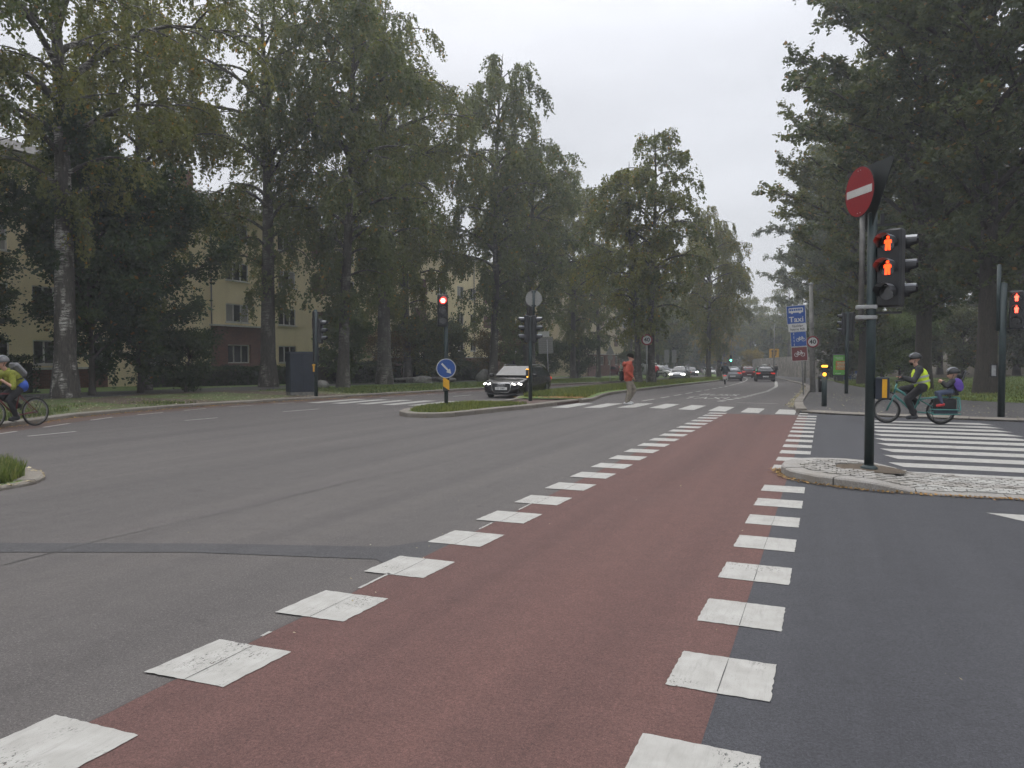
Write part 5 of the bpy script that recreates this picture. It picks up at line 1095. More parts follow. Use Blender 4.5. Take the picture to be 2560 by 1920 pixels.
def car(name, label, loc, rz, L=4.7, Wd=1.83, Hh=1.44, kind='wagon', pm='car black', wheel_r=.325, lights=None, plate_text=None, group=None, cat='car', rings=False, rails=True, grille='tall', steer=0.0, taxi=False):
    t = thing(name, label, cat, loc, rz, group); w = Wd / 2; k = Hh / 1.44
    van = kind == 'van'
    if van: st = [(-.5, .45, .95, .86), (-.49, .28, 1.05, .96), (-.42, .22, 1.1, 1), (-.2, .2, 1.1, 1), (.1, .2, 1.08, 1), (.27, .2, 1.05, 1), (.34, .2, 1.02, .99), (.42, .22, .95, .96), (.475, .26, .82, .88), (.5, .36, .66, .76)]
    else: st = [(-.5, .42, .74, .80), (-.49, .30, .88, .91), (-.45, .22, .95, .97), (-.30, .19, .965, 1), (-.1, .18, .95, 1), (.12, .18, .935, 1), (.22, .18, .92, .995), (.33, .18, .865, .985), (.41, .19, .80, .965), (.462, .21, .72, .91), (.489, .25, .655, .83), (.5, .33, .575, .74)]
    secs = []
    for fx, zl, zb_, fw in st:
        x = fx * L; hw = fw * w; zb_ *= k; zl *= k; h = zb_ - zl
        half = [(.70 * hw, zl), (.93 * hw, zl + .08 * h), (.985 * hw, zl + .3 * h), (hw, zl + .55 * h), (.985 * hw, zl + .8 * h), (.945 * hw, zl + .95 * h), (.84 * hw, zb_), (.45 * hw, zb_ + .022)]
        secs.append([(x, y, z) for y, z in half] + [(x, -y, z) for y, z in half[::-1]])
    xf, xr = (.30 * L, -.295 * L) if not van else (.32 * L, -.30 * L); cut = []
    for xx in (xf, xr):
        c = MB(); c.lathe([(.001, -w - .1), (wheel_r + .055, -w - .1), (wheel_r + .055, -w + .28), (.001, -w + .28)], 24, Matrix.Translation((xx, 0, wheel_r)) @ WX); cut.append(c.mesh('c', pm))
        c = MB(); c.lathe([(.001, w - .28), (wheel_r + .055, w - .28), (wheel_r + .055, w + .1), (.001, w + .1)], 24, Matrix.Translation((xx, 0, wheel_r)) @ WX); cut.append(c.mesh('c', pm))
    me = ev_cut(loft(secs).mesh('body', pm), cut); link('body', me, t)
    # cabin
    if kind == 'wagon': cs = [(-.492, .93, .88), (-.462, 1.18, .80), (-.415, 1.345, .74), (-.3, 1.415, .72), (-.12, 1.44, .71), (.02, 1.435, .71), (.065, 1.405, .71), (.13, 1.2, .77), (.215, .94, .86)]
    elif kind == 'hatch': cs = [(-.47, .93, .86), (-.43, 1.2, .79), (-.38, 1.37, .73), (-.25, 1.43, .72), (-.08, 1.44, .71), (.05, 1.42, .71), (.10, 1.36, .72), (.17, 1.17, .78), (.26, .94, .86)]
    elif kind == 'sedan': cs = [(-.36, .95, .86), (-.27, 1.25, .75), (-.19, 1.39, .71), (-.05, 1.44, .7), (.06, 1.42, .7), (.10, 1.36, .71), (.16, 1.17, .77), (.24, .94, .86)]
    else: cs = [(-.495, 1.05, .93), (-.487, 1.35, .90), (-.47, 1.42, .86), (-.2, 1.44, .86), (.1, 1.44, .85), (.17, 1.42, .84), (.215, 1.3, .85), (.33, 1.06, .9)]
    zb_ = (.90 if not van else 1.05) * k; wb = .925 * w; secs = []
    for fx, zt, fw in cs:
        zt *= k; x = fx * L; wt = fw * w; half = [(wb, zb_ - .05), (wb, zb_), (wb + (wt - wb) * .5, zb_ + max(.01, (zt - .05 - zb_) * .55)), (wt, max(zb_ + .015, zt - .05)), (wt - .10, max(zb_ + .02, zt)), (.35 * w, max(zb_ + .022, zt + .014))]
        secs.append([(x, y, z) for y, z in half] + [(x, -y, z) for y, z in half[::-1]])
    link('cabin', ev_cut(loft(secs).mesh('cabin', pm), [], 1), t)
    zs = np.array([c[1] for c in cs]) * k; xs = np.array([c[0] for c in cs]) * L; ws = np.array([c[2] for c in cs]) * w
    def sidey(x, z): zt = np.interp(x, xs, zs) - .05; wt = np.interp(x, xs, ws); f = min(1, max(0, (z - zb_) / max(.05, zt - zb_))); return wb + (wt - wb) * f
    def quad_patch(name, a, c, e, g, off, m='car glass', n=4):   # corners (x,y,z) a-b bottom, c-d top; small grid
        b = MB(); A, B, C, D = map(Vector, (a, c, e, g)); vs = []
        for i in range(n + 1):
            for j in range(n + 1):
                u, v = i / n, j / n; p = (A.lerp(B, u)).lerp(D.lerp(C, u), v); vs.append(p + Vector(off))
        b.add(vs, [(i * (n + 1) + j, (i + 1) * (n + 1) + j, (i + 1) * (n + 1) + j + 1, i * (n + 1) + j + 1) for i in range(n) for j in range(n)]); b.sm = [True] * len(b.f); return b.build(name, m, t)
    fb, ft = (xs[-1], zs[-1]), (xs[-3] if kind != 'van' else xs[-3], zs[-3]); yb_, yt_ = .80 * w, .63 * w
    quad_patch('windscreen', (fb[0] - .03, -yb_, fb[1] + .03), (fb[0] - .03, yb_, fb[1] + .03), (ft[0] + .03, yt_, ft[1] - .02), (ft[0] + .03, -yt_, ft[1] - .02), (.035, 0, .03))
    rb, rt = (xs[0], zs[0]), (xs[2], zs[2])
    if not van or True: quad_patch('rear_window', (rb[0] + .02, yb_ * .95, rb[1] + .05), (rb[0] + .02, -yb_ * .95, rb[1] + .05), (rt[0] + .0, -yt_, rt[1] - .03), (rt[0] + .0, yt_, rt[1] - .03), (-.035, 0, .015))
    if van: spl = [(.10, .30, 1)]
    elif kind == 'wagon': spl = [(-.435, -.265, 0), (-.25, -.06, 0), (-.045, .165, 1)]
    elif kind == 'hatch': spl = [(-.36, -.14, 0), (-.12, .20, 1)]
    else: spl = [(-.27, -.10, 0), (-.085, .18, 1)]
    for sgn in (1, -1):
        for f0, f1, fr in spl:
            x0, x1 = f0 * L, f1 * L; zt = lambda x: np.interp(x, xs, zs) - .085; zl = zb_ + .035; P = []
            N_ = 7; X_ = [x0 + (x1 - x0) * i / N_ for i in range(N_ + 1)]
            low = [(x, zl) for x in X_]; top = [(x, max(zl + .01, zt(x))) for x in X_]
            b = MB(); vs = [(x, sgn * (sidey(x, z) + .012), z) for x, z in low] + [(x, sgn * (sidey(x, z) + .012), z) for x, z in top]; n1 = N_ + 1
            b.add(vs, [((i, i + 1, n1 + i + 1, n1 + i) if sgn < 0 else (i + 1, i, n1 + i, n1 + i + 1)) for i in range(N_)]); b.build('side_window', 'car glass', t)
        b = MB(); b.box((.175 * L, sgn * (w + .07), zb_ + .10), (.12, .2, .14), 0, .85, .03); b.build('mirror', pm, t)
        for fx in (-.17, .03): b = MB(); b.box((fx * L, sgn * (w * 1.0 + .004), zb_ - .13), (.2, .03, .035), 0, 1, .008); b.build('door_handle', pm, t)
        if rails and kind == 'wagon': b = MB(); b.tube([(-.40 * L, sgn * .70 * w, 1.37 * k), (-.3 * L, sgn * .70 * w, 1.455 * k), (0, sgn * .69 * w, 1.475 * k), (.04 * L, sgn * .69 * w, 1.44 * k)], .016, 6); b.build('roof_rail', 'alloy', t)
        b = MB(); b.tube([(.12 * L + .2, sgn * (w + .006), .5 * k), (.13 * L, sgn * (w * .99 + .004), .88 * k)], .004, 4); b.tube([(-.055 * L, sgn * (w + .004), .3 * k), (-.055 * L, sgn * (w * .99 + .006), .9 * k)], .004, 4); b.build('door_seam', 'sign black', t)
    for xx in (xf, xr):
        for sgn in (1, -1):
            wh = thing_part('wheel', t); wh.location = (xx, sgn * (w - .115), wheel_r); wh.rotation_euler = (0, 0, steer if xx == xf else 0)
            b = MB(); hw = .105; b.lathe([(wheel_r * .68, -hw), (wheel_r * .93, -hw), (wheel_r, -hw * .7), (wheel_r, hw * .7), (wheel_r * .93, hw), (wheel_r * .68, hw), (wheel_r * .68, -hw)], 28, WX); b.build('tyre', 'dark rubber', wh)
            b = MB(); M = Matrix.Rotation(math.pi / 2 * sgn, 4, 'X'); b.ring(wheel_r * .62, wheel_r * .69, -.08, .085, 28, M)
            for q in range(5):
                for dq in (-.13, .13):
                    a = q * 2 * math.pi / 5 + dq; ca, sa = math.cos(a), math.sin(a); b.prism([(.05 * ca - .017 * sa, .05 * sa + .017 * ca), (.05 * ca + .017 * sa, .05 * sa - .017 * ca), (wheel_r * .65 * ca + .014 * sa, wheel_r * .65 * sa - .014 * ca), (wheel_r * .65 * ca - .014 * sa, wheel_r * .65 * sa + .014 * ca)], -.095 * 1, -.06, M)
            b.disc(.055, -.098, -.05, 14, M); b.build('rim', 'alloy', wh); b = MB(); b.disc(wheel_r * .6, -.03, .0, 20, M); b.build('brake_disc', 'old metal', wh)
    xfnt = .5 * L; xrr = -.5 * L; MF = Matrix.Translation((xfnt - .005, 0, 0)) @ Matrix.Rotation(R(90), 4, 'Z') @ UP        # plate facing +X
    # -- front end
    if grille == 'tall':
        gp = [(-.30, .28), (.30, .28), (.40, .40), (.42, .62), (.36, .685), (-.36, .685), (-.42, .62), (-.40, .40)]
        gp = [(x * w / .9 * .98, z * k) for x, z in gp]
        b = MB(); b.prism(gp, .0, .028, MF); b.build('grille', 'sign black', t)
        b = MB(); b.tube([MF @ Vector((x, z, .03)) for x, z in gp + gp[:1]], .019, 6); b.build('grille_frame', 'chrome', t)
        b = MB()
        for zz in (.34, .40, .46, .52, .58, .64): b.box(MF @ Vector((0, zz * k, .034)), (.012, .70 * w / .9, .012))
        b.build('grille_bars', 'black plastic', t)
    else: b = MB(); b.box((xfnt - .02, 0, .56 * k), (.08, 1.15 * w, .06 * k), 0, 1, .01); b.build('grille', 'sign black', t); b = MB(); b.box((xfnt - .005, 0, .33 * k), (.05, 1.2 * w, .14 * k), 0, 1, .02); b.build('lower_intake', 'sign black', t)
    if rings:
        for q in range(4): b = MB(); b.torus(.052, .012, 20, 6, MF @ Matrix.Translation(((q - 1.5) * .078, .60 * k, .05))); b.build('emblem_ring', 'chrome', t)
    for sgn in (1, -1):
        A = Matrix.Translation((xfnt - .115, sgn * .70 * w, 0)) @ Matrix.Rotation(R(90 + sgn * 30), 4, 'Z') @ UP
        hp = [(-.24, .02), (-.20, .075), (.0, .09), (.22, .105), (.20, .03), (.05, .0), (-.18, -.02)]; hp = [(-x * sgn if True else x, z * 1.0 + .60 * k) for x, z in hp]
        if sgn > 0: hp = hp[::-1]
        b = MB(); b.prism(hp, -.02, .035, A); b.build('headlight', 'dark lens', t)
        if lights:
            b = MB(); b.tube([A @ Vector((-x * sgn, z + .60 * k, .036)) for x, z in [(-.2, .06), (-.17, .015), (.05, .02), (.19, .05), (.2, .09)]], .02 * lights, 6); b.ball(A @ Vector((.08 * sgn, .055 + .60 * k, .035)), .045 * lights); b.build('lamp', 'head lamp', t)
        b = MB(); b.box((xfnt - .10, sgn * .68 * w, .33 * k), (.06, .26 * w, .08), R(-22 * sgn), 1, .01); b.build('fog_lamp', 'black plastic', t)
    b = MB(); b.box((xfnt - .03, 0, .205 * k), (.1, 1.45 * w, .05), 0, 1, .015); b.build('front_lip', 'black plastic', t)
    if plate_text:
        b = MB(); b.box((xfnt + .032, 0, .455 * k), (.012, .52, .112)); b.build('number_plate', 'plate white', t); me = text_mesh(plate_text, .10, 'sign black', .001, xs=.95); me.transform(Matrix.Translation((xfnt + .0405, 0, .455 * k)) @ Matrix.Rotation(R(90), 4, 'Z') @ UP); link('plate_number', me, t)
    # -- rear end
    for sgn in (1, -1):
        b = MB(); b.box((xrr + .06, sgn * .70 * w, .80 * k), (.14, .46 * w, .14 * k), R(12 * sgn), 1, .03); b.build('tail_light', 'tail lamp', t)
    b = MB(); b.box((xrr + .0, 0, .50 * k), (.05, .52, .115)); b.build('rear_plate', 'plate white', t); b = MB(); b.box((xrr + .05, 0, .30 * k), (.14, 1.6 * w, .16 * k), 0, 1, .03); b.build('rear_bumper', 'black plastic', t)
    if taxi: b = MB(); b.box((0.05 * L, 0, 1.44 * k + .10), (.22, .5, .16), 0, .75, .03); b.build('taxi_roof_sign', 'sign white', t); b = MB(); b.box((0.05 * L, 0, 1.44 * k + .03), (.3, 1.1, .03)); b.build('roof_bar', 'black plastic', t)
    return t
carpaint('car black', (.008, .006, .007)); carpaint('car silver', (.25, .26, .27), .5); carpaint('car red', (.14, .012, .015)); carpaint('car white', (.6, .6, .59)); carpaint('car grey', (.05, .052, .055), .3)
CX, CY = -12.6, 31.7
car('parked_car' if False else 'car', 'black estate car with lit headlights waiting left of the median', (CX, CY, zg(CY)), R(-90 + 3.5), 4.72, 1.83, 1.37, 'wagon', 'car black', lights=1.0, plate_text='CF 60881', rings=True, steer=R(10))
car('car', 'silver hatchback with bright headlights oncoming beyond the median', (-13.9, 80, zg(80)), R(-90), 4.0, 1.7, 1.46, 'hatch', 'car silver', lights=2.2, grille='low')
car('car', 'dark taxi estate driving away with a white roof sign', (-5.6, 79.5, zg(79.5)), R(97), 4.7, 1.85, 1.46, 'wagon', 'car black', taxi=True)
car('car', 'silver estate driving away beside the scooter', (-8.75, 80.5, zg(80)), R(97), 4.5, 1.76, 1.45, 'wagon', 'car silver')
car('car', 'red car half hidden ahead of the silver estate', (-9.2, 101, zg(101)), R(102), 4.2, 1.75, 1.48, 'hatch', 'car red')
car('car', 'dark car with one visible headlight far along the opposite lane', (-19.6, 122, zg(122)), R(-72), 4.4, 1.78, 1.45, 'sedan', 'car grey', lights=2.6, grille='low')
car('parked_car', 'white car far behind the last median birch', (-19.0, 138, zg(138)), R(-70), 4.3, 1.75, 1.46, 'hatch', 'car white', grille='low')
car('parked_van', 'white delivery van parked behind the leaning median birch', (-20.8, 92.5, zg(92) + .09), R(-20), 5.2, 1.95, 2.25, 'van', 'car white', cat='van', grille='low')
car('parked_car', 'white hatchback parked right of the delivery van', (-19.2, 96.5, zg(96) + .09), R(-25), 4.0, 1.7, 1.48, 'hatch', 'car white', group='parked cars')
car('parked_car', 'red car parked far back behind the far cyclist', (-29.0, 111, zg(111) + .09), R(-10), 4.2, 1.72, 1.46, 'hatch', 'car red', group='parked cars')

# ------------------------------------------------------------------ people
def voxel(bones, size, smooth_=2, extra=None):
    b = MB()
    for p, q, r0, r1 in bones:
        p, q = Vector(p), Vector(q); b.tube([p, p.lerp(q, .5), q], [r0, (r0 + r1) / 2, r1], 10); b.ball(p, r0, n=10, k=7); b.ball(q, r1, n=10, k=7)
    me = b.mesh('side', 'skin'); r = evaluated(me, [('REMESH', dict(mode='VOXEL', voxel_size=size)), ('SMOOTH', dict(factor=.5, iterations=smooth_))])
    r.polygons.foreach_set('use_smooth', [True] * len(r.polygons)); return r
def setm(me, m): me.materials.clear(); me.materials.append(MATS[m]); return me
def person(label, loc, rz, J, wear, hair='hair dark', vox=.016, group=None, helmet=None, s=1.0, rs=1.0, face_on=True, name='person', cat='person'):
    """J: joints {pel,chest,neck,head,shL,elL,haL,shR,elR,haR,hipL,knL,anL,toL,...}; +X forward. wear: {garment:(material,[bone keys],inflate)}"""
    t = thing(name, label, cat, loc, rz, group); t.scale = (s, s, s); g = {k: Vector(v) for k, v in J.items()}
    up = (g['neck'] - g['pel']).normalized()
    B = {'torso': [(g['pel'], g['chest'], .135, .15), (g['chest'], g['neck'] - up * .04, .14, .075)], 'hips': [(g['hipL'], g['hipR'], .115, .115), (g['pel'], g['pel'] + up * .1, .14, .135)], 'shoulders': [(g['shL'], g['shR'], .07, .07)],
         'neck': [(g['neck'] - up * .05, g['head'], .055, .055)], 'skull': []}
    for S in 'LR':
        B['uarm' + S] = [(g['sh' + S], g['el' + S], .056, .043)]; B['farm' + S] = [(g['el' + S], g['ha' + S], .042, .029)]
        B['thigh' + S] = [(g['hip' + S], g['kn' + S], .092, .062)]; B['calf' + S] = [(g['kn' + S], g['kn' + S].lerp(g['an' + S], .35), .06, .058), (g['kn' + S].lerp(g['an' + S], .35), g['an' + S], .058, .04)]; B['foot' + S] = [(g['an' + S] - Vector((.03, 0, .03)), g['to' + S], .045, .034)]
        d = (g['ha' + S] - g['el' + S]).normalized(); B['hand' + S] = [(g['ha' + S], g['ha' + S] + d * .075, .032, .034)]
    fw = g['nose'] if 'nose' in g else Vector((1, 0, 0)); fw = fw.normalized(); hd = g['head'] + Vector((0, 0, .09)); side = Vector((0, 0, 1)).cross(fw).normalized(); upv = fw.cross(side) * -1 if (fw.cross(side)).z < 0 else fw.cross(side)
    c1 = hd + upv * .035 - fw * .012; c2 = hd - upv * .04 + fw * .022
    B['skull'] = [(c1 - fw * .02, c1 + fw * .015, .093, .09), (c2 - fw * .015, c2 + fw * .02, .07, .062), (c2 + fw * .02, c2 - upv * .045 + fw * .028, .05, .034), (c2 + fw * .085 + upv * .03, c2 + fw * .098 - upv * .005, .012, .015)]
    if rs != 1.0: B = {k: [(p_, q_, a_ * rs, c_ * rs) for p_, q_, a_, c_ in v] if k != 'skull' else v for k, v in B.items()}
    body = [b_ for v in B.values() for b_ in v]; me = setm(voxel(body, vox), 'skin')
    bm = bmesh.new(); bm.from_mesh(me); me2 = MB()                                     # five fingers and a thumb root joined in
    for S in 'LR':
        d = (g['ha' + S] - g['el' + S]).normalized(); p0 = g['ha' + S] + d * .085; lat = d.cross(Vector((0, 0, 1))); lat = (lat if lat.length > .2 else Vector((0, 1, 0))).normalized(); cur = (Vector((0, 0, -1)) if abs(d.z) < .8 else Vector((1, 0, 0)))
        for i, ln in enumerate((.062, .075, .07, .055)):
            a = p0 + lat * (.030 - .02 * i); q = a + d * ln * .55 + cur * .008; me2.tube([a - d * .02, q, q + d * ln * .28 + cur * ln * .45], [.0085, .008, .0065], 6)
        a = g['ha' + S] + d * .03 + lat * .03; me2.tube([a, a + lat * .03 + d * .03, a + lat * .025 + d * .06 + cur * .02], [.011, .01, .008], 6)
    fm = me2.mesh('fingers', 'skin'); bm.from_mesh(fm); bm.to_mesh(me); bm.free(); bpy.data.meshes.remove(fm); link('body', me, t)
    for gn, (m, keys, inf) in wear.items():
        bl = [(p, q, r0 + inf, r1 + inf) for k in keys for p, q, r0, r1 in B[k]]
        link(gn, setm(voxel(bl, vox * .95), m), t)
    if face_on:
        b = MB()
        for s2 in (-1, 1): b.ball(c2 + fw * .077 + upv * .036 + side * (.032 * s2), .011, n=8, k=6)
        b.build('eyes', 'hair dark', t); b = MB(); b.tube([c2 + fw * .083 - upv * .042 + side * .022, c2 + fw * .088 - upv * .042, c2 + fw * .083 - upv * .042 - side * .022], .006, 5); b.build('mouth', 'lip', t); b = MB()
        for s2 in (-1, 1): b.ball(hd + side * (.088 * s2) - fw * .012, .018, .012, .03, 8, 6)
        b.build('ears', 'skin', t)
    def shell(name_, m, r, drop, back=0.0, z0=-.02):
        b = MB(); k = 9; n = 18; vs = []
        A = Matrix((tuple(fw) + (0,), tuple(side) + (0,), tuple(upv) + (0,), (0, 0, 0, 1))).transposed(); A.translation = c1
        pr = [(math.sin(math.pi / 2 * i / k) * r, math.cos(math.pi / 2 * i / k) * r * .98) for i in range(k + 1)] + [(r * .98, -drop), (r * .9, -drop)]
        b.lathe([(max(.001, a), z) for a, z in pr], n, A @ Matrix.Translation((-.006 - back, 0, .0)) @ Matrix.Diagonal((1.18, .98, 1, 1))); return b.build(name_, m, t), A
    if helmet:
        h, A = shell('helmet', helmet, .118, .025, .01); b = MB()
        for yy in (-.05, 0, .05): b.tube([A @ Vector((.13 * math.cos(a), yy, .122 * math.sin(a))) for a in (.35, .8, 1.3, 1.8, 2.4)], .012, 5)
        b.build('helmet_ribs', 'helmet vent', t); b = MB()
        for s2 in (-1, 1): b.tube([c1 + side * (.1 * s2), c2 + side * (.066 * s2) - upv * .03, c2 + fw * .02 - upv * .085], .006, 4)
        b.build('chin_strap', 'sign black', t)
    elif hair:
        shell('hair', hair, .107, .035, .016)
    return t
mat('lip', (.30, .12, .1), .5); mat('helmet vent', (.30, .31, .33), .4)
mat('orange jacket', (.33, .055, .028), .75, 0, .4, 11, .9); mat('khaki trousers', (.20, .175, .138), .85, 0, .3, 11, .8); mat('white shoes', (.45, .44, .43), .6); mat('black cloth', (.012, .012, .014), .85, 0, .45, 14, .8); mat('charcoal cloth', (.03, .031, .034), .9, 0, .4, 14, .8)
mat('hi vis yellow', (.52, .68, .015), .6, 0, .25, 12, .6); mat('reflective grey', (.34, .35, .33), .4); mat('jeans', (.05, .065, .11), .85, 0, .2, 9, .2); mat('red shoe', (.42, .03, .03), .6); mat('lime shirt', (.20, .215, .02), .75, 0, .35, 11, .7); mat('royal blue cloth', (.015, .06, .32), .7, 0, .15, 8); mat('grey cloth', (.16, .16, .165), .8); mat('purple cloth', (.10, .05, .30), .75, 0, .25, 12, .4); mat('red jacket', (.45, .03, .04), .7)
def standing(stride=0.0, head_down=0.0, arm=0.2):
    s = stride
    return dict(pel=(0, 0, .95), chest=(.02, 0, 1.25), neck=(.03, 0, 1.46), head=(.05 + .05 * head_down, 0, 1.56), nose=(1, 0, -.5 * head_down), shL=(.02, .185, 1.40), elL=(-.02 - arm * .4, .235, 1.13), haL=(.1 - arm * .2, .235, .90), shR=(.02, -.185, 1.40), elR=(-.06 + arm * .3, -.235, 1.13), haR=(.08 + arm * .6, -.225, .92),
                hipL=(0, .09, .92), knL=(.10 + .22 * s, .095, .51), anL=(.0 + .30 * s, .095, .09), toL=(.15 + .30 * s, .11, .035), hipR=(0, -.09, .92), knR=(.06 - .08 * s, -.095, .50), anR=(-.06 - .38 * s, -.095, .10), toR=(.09 - .34 * s, -.11, .035))
TOP = ['torso', 'shoulders', 'uarmL', 'uarmR', 'farmL', 'farmR']; LEG = ['hips', 'thighL', 'thighR', 'calfL', 'calfR']; FT = ['footL', 'footR']
# pedestrian on the crossing
J = standing(.42, .7, .15); J.update(knL=(.24, .095, .52), anL=(.02, .095, .12), toL=(.17, .11, .05), knR=(.05, -.09, .49), anR=(-.07, -.09, .08), toR=(.1, -.1, .03))
J.update(haR=(.12, -.2, .98), elR=(-.05, -.25, 1.14), neck=(.05, 0, 1.45), head=(.10, 0, 1.54))
X, Y = -6.45, 26.6; rzp = R(20)
p = person('person in an orange hooded jacket and khaki trousers stepping over the zebra crossing', (X, Y, zg(Y)), rzp, J, {'jacket': ('orange jacket', TOP + ['hips'], .035), 'trousers': ('khaki trousers', ['thighL', 'thighR', 'calfL', 'calfR'], .022), 'shoes': ('white shoes', FT, .018)}, s=1.02)
b = MB(); b.torus(.105, .05, 18, 8, Matrix.Translation((0.0, 0, 1.44)) @ Matrix.Rotation(R(-14), 4, 'Y')); b.ball((-.12, 0, 1.40), .08, .12, .1); b.build('hood', 'orange jacket', p); b = MB(); b.box((-.22, .02, 1.0), (.14, .26, .36), 0, .8, .05); b.tube([(-.2, .1, 1.2), (0, .13, 1.45), (.13, .12, 1.25), (.1, .1, 1.1)], .018, 5); b.build('shoulder_bag', 'black cloth', p); b = MB(); b.ball((-.27, .06, 1.08), .03, .03, .02); b.build('yellow_tag', 'hi vis yellow', p)
def rider_joints(hip, hands, feet, lean=.35, hw=.24, headtilt=0.0, Lt=.50):
    """seated on a bike; hip (x,z), hands (x,z), feet ((xL,zL),(xR,zR))"""
    hx, hz = hip; nx, nz = hx + .50 * math.sin(lean), hz + .50 * math.cos(lean)
    J = dict(pel=(hx, 0, hz + .03), chest=(hx + .30 * math.sin(lean), 0, hz + .30 * math.cos(lean)), neck=(nx, 0, nz), head=(nx + .055 + .05 * lean, 0, nz + .095), nose=(1, 0, -.15 + headtilt))
    for S, sy in (('L', 1), ('R', -1)):
        sh = Vector((nx - .02, .175 * sy, nz - .07)); ha = Vector((hands[0], hw * sy, hands[1])); mid = (sh + ha) / 2; d = (ha - sh); need = .28 ** 2 - (d.length / 2) ** 2; off = math.sqrt(max(.0016, need)); el_ = mid + Vector((-.3, .35 * sy, -.85)).normalized() * off
        J['sh' + S], J['el' + S], J['ha' + S] = sh, el_, ha - d.normalized() * .06
        fx, fz = feet[0 if S == 'L' else 1]; hp = Vector((hx + .02, .09 * sy, hz)); an = Vector((fx - .06, .11 * sy, fz + .09)); m = (hp + an) / 2; d = an - hp; off = math.sqrt(max(.002, .43 ** 2 - (d.length / 2) ** 2)); perp = Vector((-d.z, 0, d.x)).normalized(); perp = perp if perp.x > 0 else -perp
        J['hip' + S], J['kn' + S], J['an' + S], J['to' + S] = hp, m + perp * off, an, Vector((fx + .09, .12 * sy, fz + .035))
    return J
def tubes(b, *segs):
    for pts, r in segs: b.tube(pts, r, 8)
# ---- cargo bike travelling left across the side street
t = thing('cargo_bicycle', 'turquoise longtail cargo bicycle with front rack on the zebra crossing', 'bicycle', (1.98, 21.1, .012), R(180 + 2)); fxw, rxw, r = .58, -.60, .315
mat('turquoise paint', (.055, .20, .185), .35, .2, .1); FRM = 'turquoise paint'
for x in (fxw, rxw):
    wheel(t, x, r, r, .028, spokes=24)
    b = MB(); b.lathe([(r + .03, -.03), (r + .036, 0), (r + .03, .03)], 18, Matrix.Translation((x, 0, r)) @ WX @ Matrix.Rotation(.3, 4, 'Z'), math.pi * (.75 if x > 0 else .9)); b.build('mudguard', 'black plastic', t)
b = MB(); tubes(b, ([(.40, 0, .86), (.20, 0, .74), (.02, 0, .50), (-.05, 0, .33)], .028), ([(.42, 0, .70), (.22, 0, .52), (.0, 0, .28)], .03), ([(-.02, 0, .30), (-.14, 0, .62), (-.18, 0, .78)], .022), ([(-.02, 0, .30), (-.30, 0, .27), (rxw, .07, r)], .016), ([(-.02, 0, .30), (-.30, 0, .27), (rxw, -.07, r)], .016), ([(-.12, 0, .60), (rxw, .07, r)], .014), ([(-.12, 0, .60), (rxw, -.07, r)], .014)); b.build('frame', FRM, t)
b = MB(); tubes(b, ([(-.14, .08, .60), (-.5, .1, .66), (-.98, .1, .66)], .016), ([(-.14, -.08, .60), (-.5, -.1, .66), (-.98, -.1, .66)], .016), ([(-.98, .1, .66), (-1.0, .15, .36), (-.93, .16, .33)], .016), ([(-.98, -.1, .66), (-1.0, -.15, .36), (-.93, -.16, .33)], .016)); b.build('rear_rack', FRM, t)
b = MB()
for sy in (1, -1): tubes(b, ([(-.30, .10 * sy, .30), (-.38, .20 * sy, .37), (-.95, .20 * sy, .37), (-1.0, .20 * sy, .27), (-.42, .20 * sy, .25), (-.32, .2 * sy, .30)], .014))
b.build('side_runner', FRM, t)
for sy in (1, -1): b = MB(); b.box((-.68, .19 * sy, .31), (.5, .01, .09)); b.build('runner_panel', 'cabinet blue', t)
b = MB(); tubes(b, ([(.36, 0, .98), (.42, 0, .74)], .022), ([(.43, .055, .66), (.47, .06, .56), (fxw, .06, r)], .016), ([(.43, -.055, .66), (.47, -.06, .56), (fxw, -.06, r)], .016), ([(.43, -.06, .66), (.43, .06, .66)], .02)); b.build('fork', FRM, t)
b = MB(); tubes(b, ([(.36, 0, .98), (.36, 0, 1.04)], .02), ([(.22, -.31, 1.06), (.34, -.2, 1.05), (.40, 0, 1.05), (.34, .2, 1.05), (.22, .31, 1.06)], .014)); b.build('handlebar', 'black plastic', t)
b = MB()
for yy in (-.15, -.05, .05, .15): b.tube([(.50, yy, .78), (.86, yy, .78)], .007, 5)
for xx in (.50, .62, .74, .86): b.tube([(xx, -.17, .92), (xx, -.17, .78), (xx, .17, .78), (xx, .17, .92)], .007, 5)
b.tube([(.50, -.17, .92), (.86, -.17, .92), (.86, .17, .92), (.5, .17, .92), (.5, -.17, .92)], .01, 5); b.tube([(.42, 0, .72), (.55, 0, .78)], .014, 6); b.build('front_rack', 'black plastic', t)
b = MB(); b.box((.68, 0, .86), (.30, .28, .13), 0, 1, .03); b.build('rack_bag', 'black cloth', t)
b = MB(); b.ball((-.22, 0, .86), .14, .085, .045); b.tube([(-.18, 0, .70), (-.2, 0, .84)], .015, 6); b.build('saddle', 'black plastic', t)
e = thing_part('crankset', t); b = MB(); b.disc(.085, -.05, -.04, 20, Matrix.Translation((0, 0, .29)) @ WX); b.build('chainring', 'old metal', e); b = MB(); b.lathe([(.001, -.06), (.085, -.06), (.09, 0), (.085, .06), (.001, .06)], 16, Matrix.Translation((.0, 0, .30)) @ WX); b.build('motor', 'black plastic', e); b = MB(); b.tube([(0, .07, .29), (.02, .1, .13)], .012, 6); b.tube([(0, -.07, .29), (-.02, -.1, .45)], .012, 6); b.box((.02, .15, .13), (.09, .09, .02)); b.box((-.02, -.15, .45), (.09, .09, .02)); b.build('cranks', 'black plastic', e)
for sy in (1, -1): b = MB(); b.box((-.66, .155 * sy, .50), (.5, .05, .26), 0, 1, .04); b.build('pannier', 'black cloth', t)
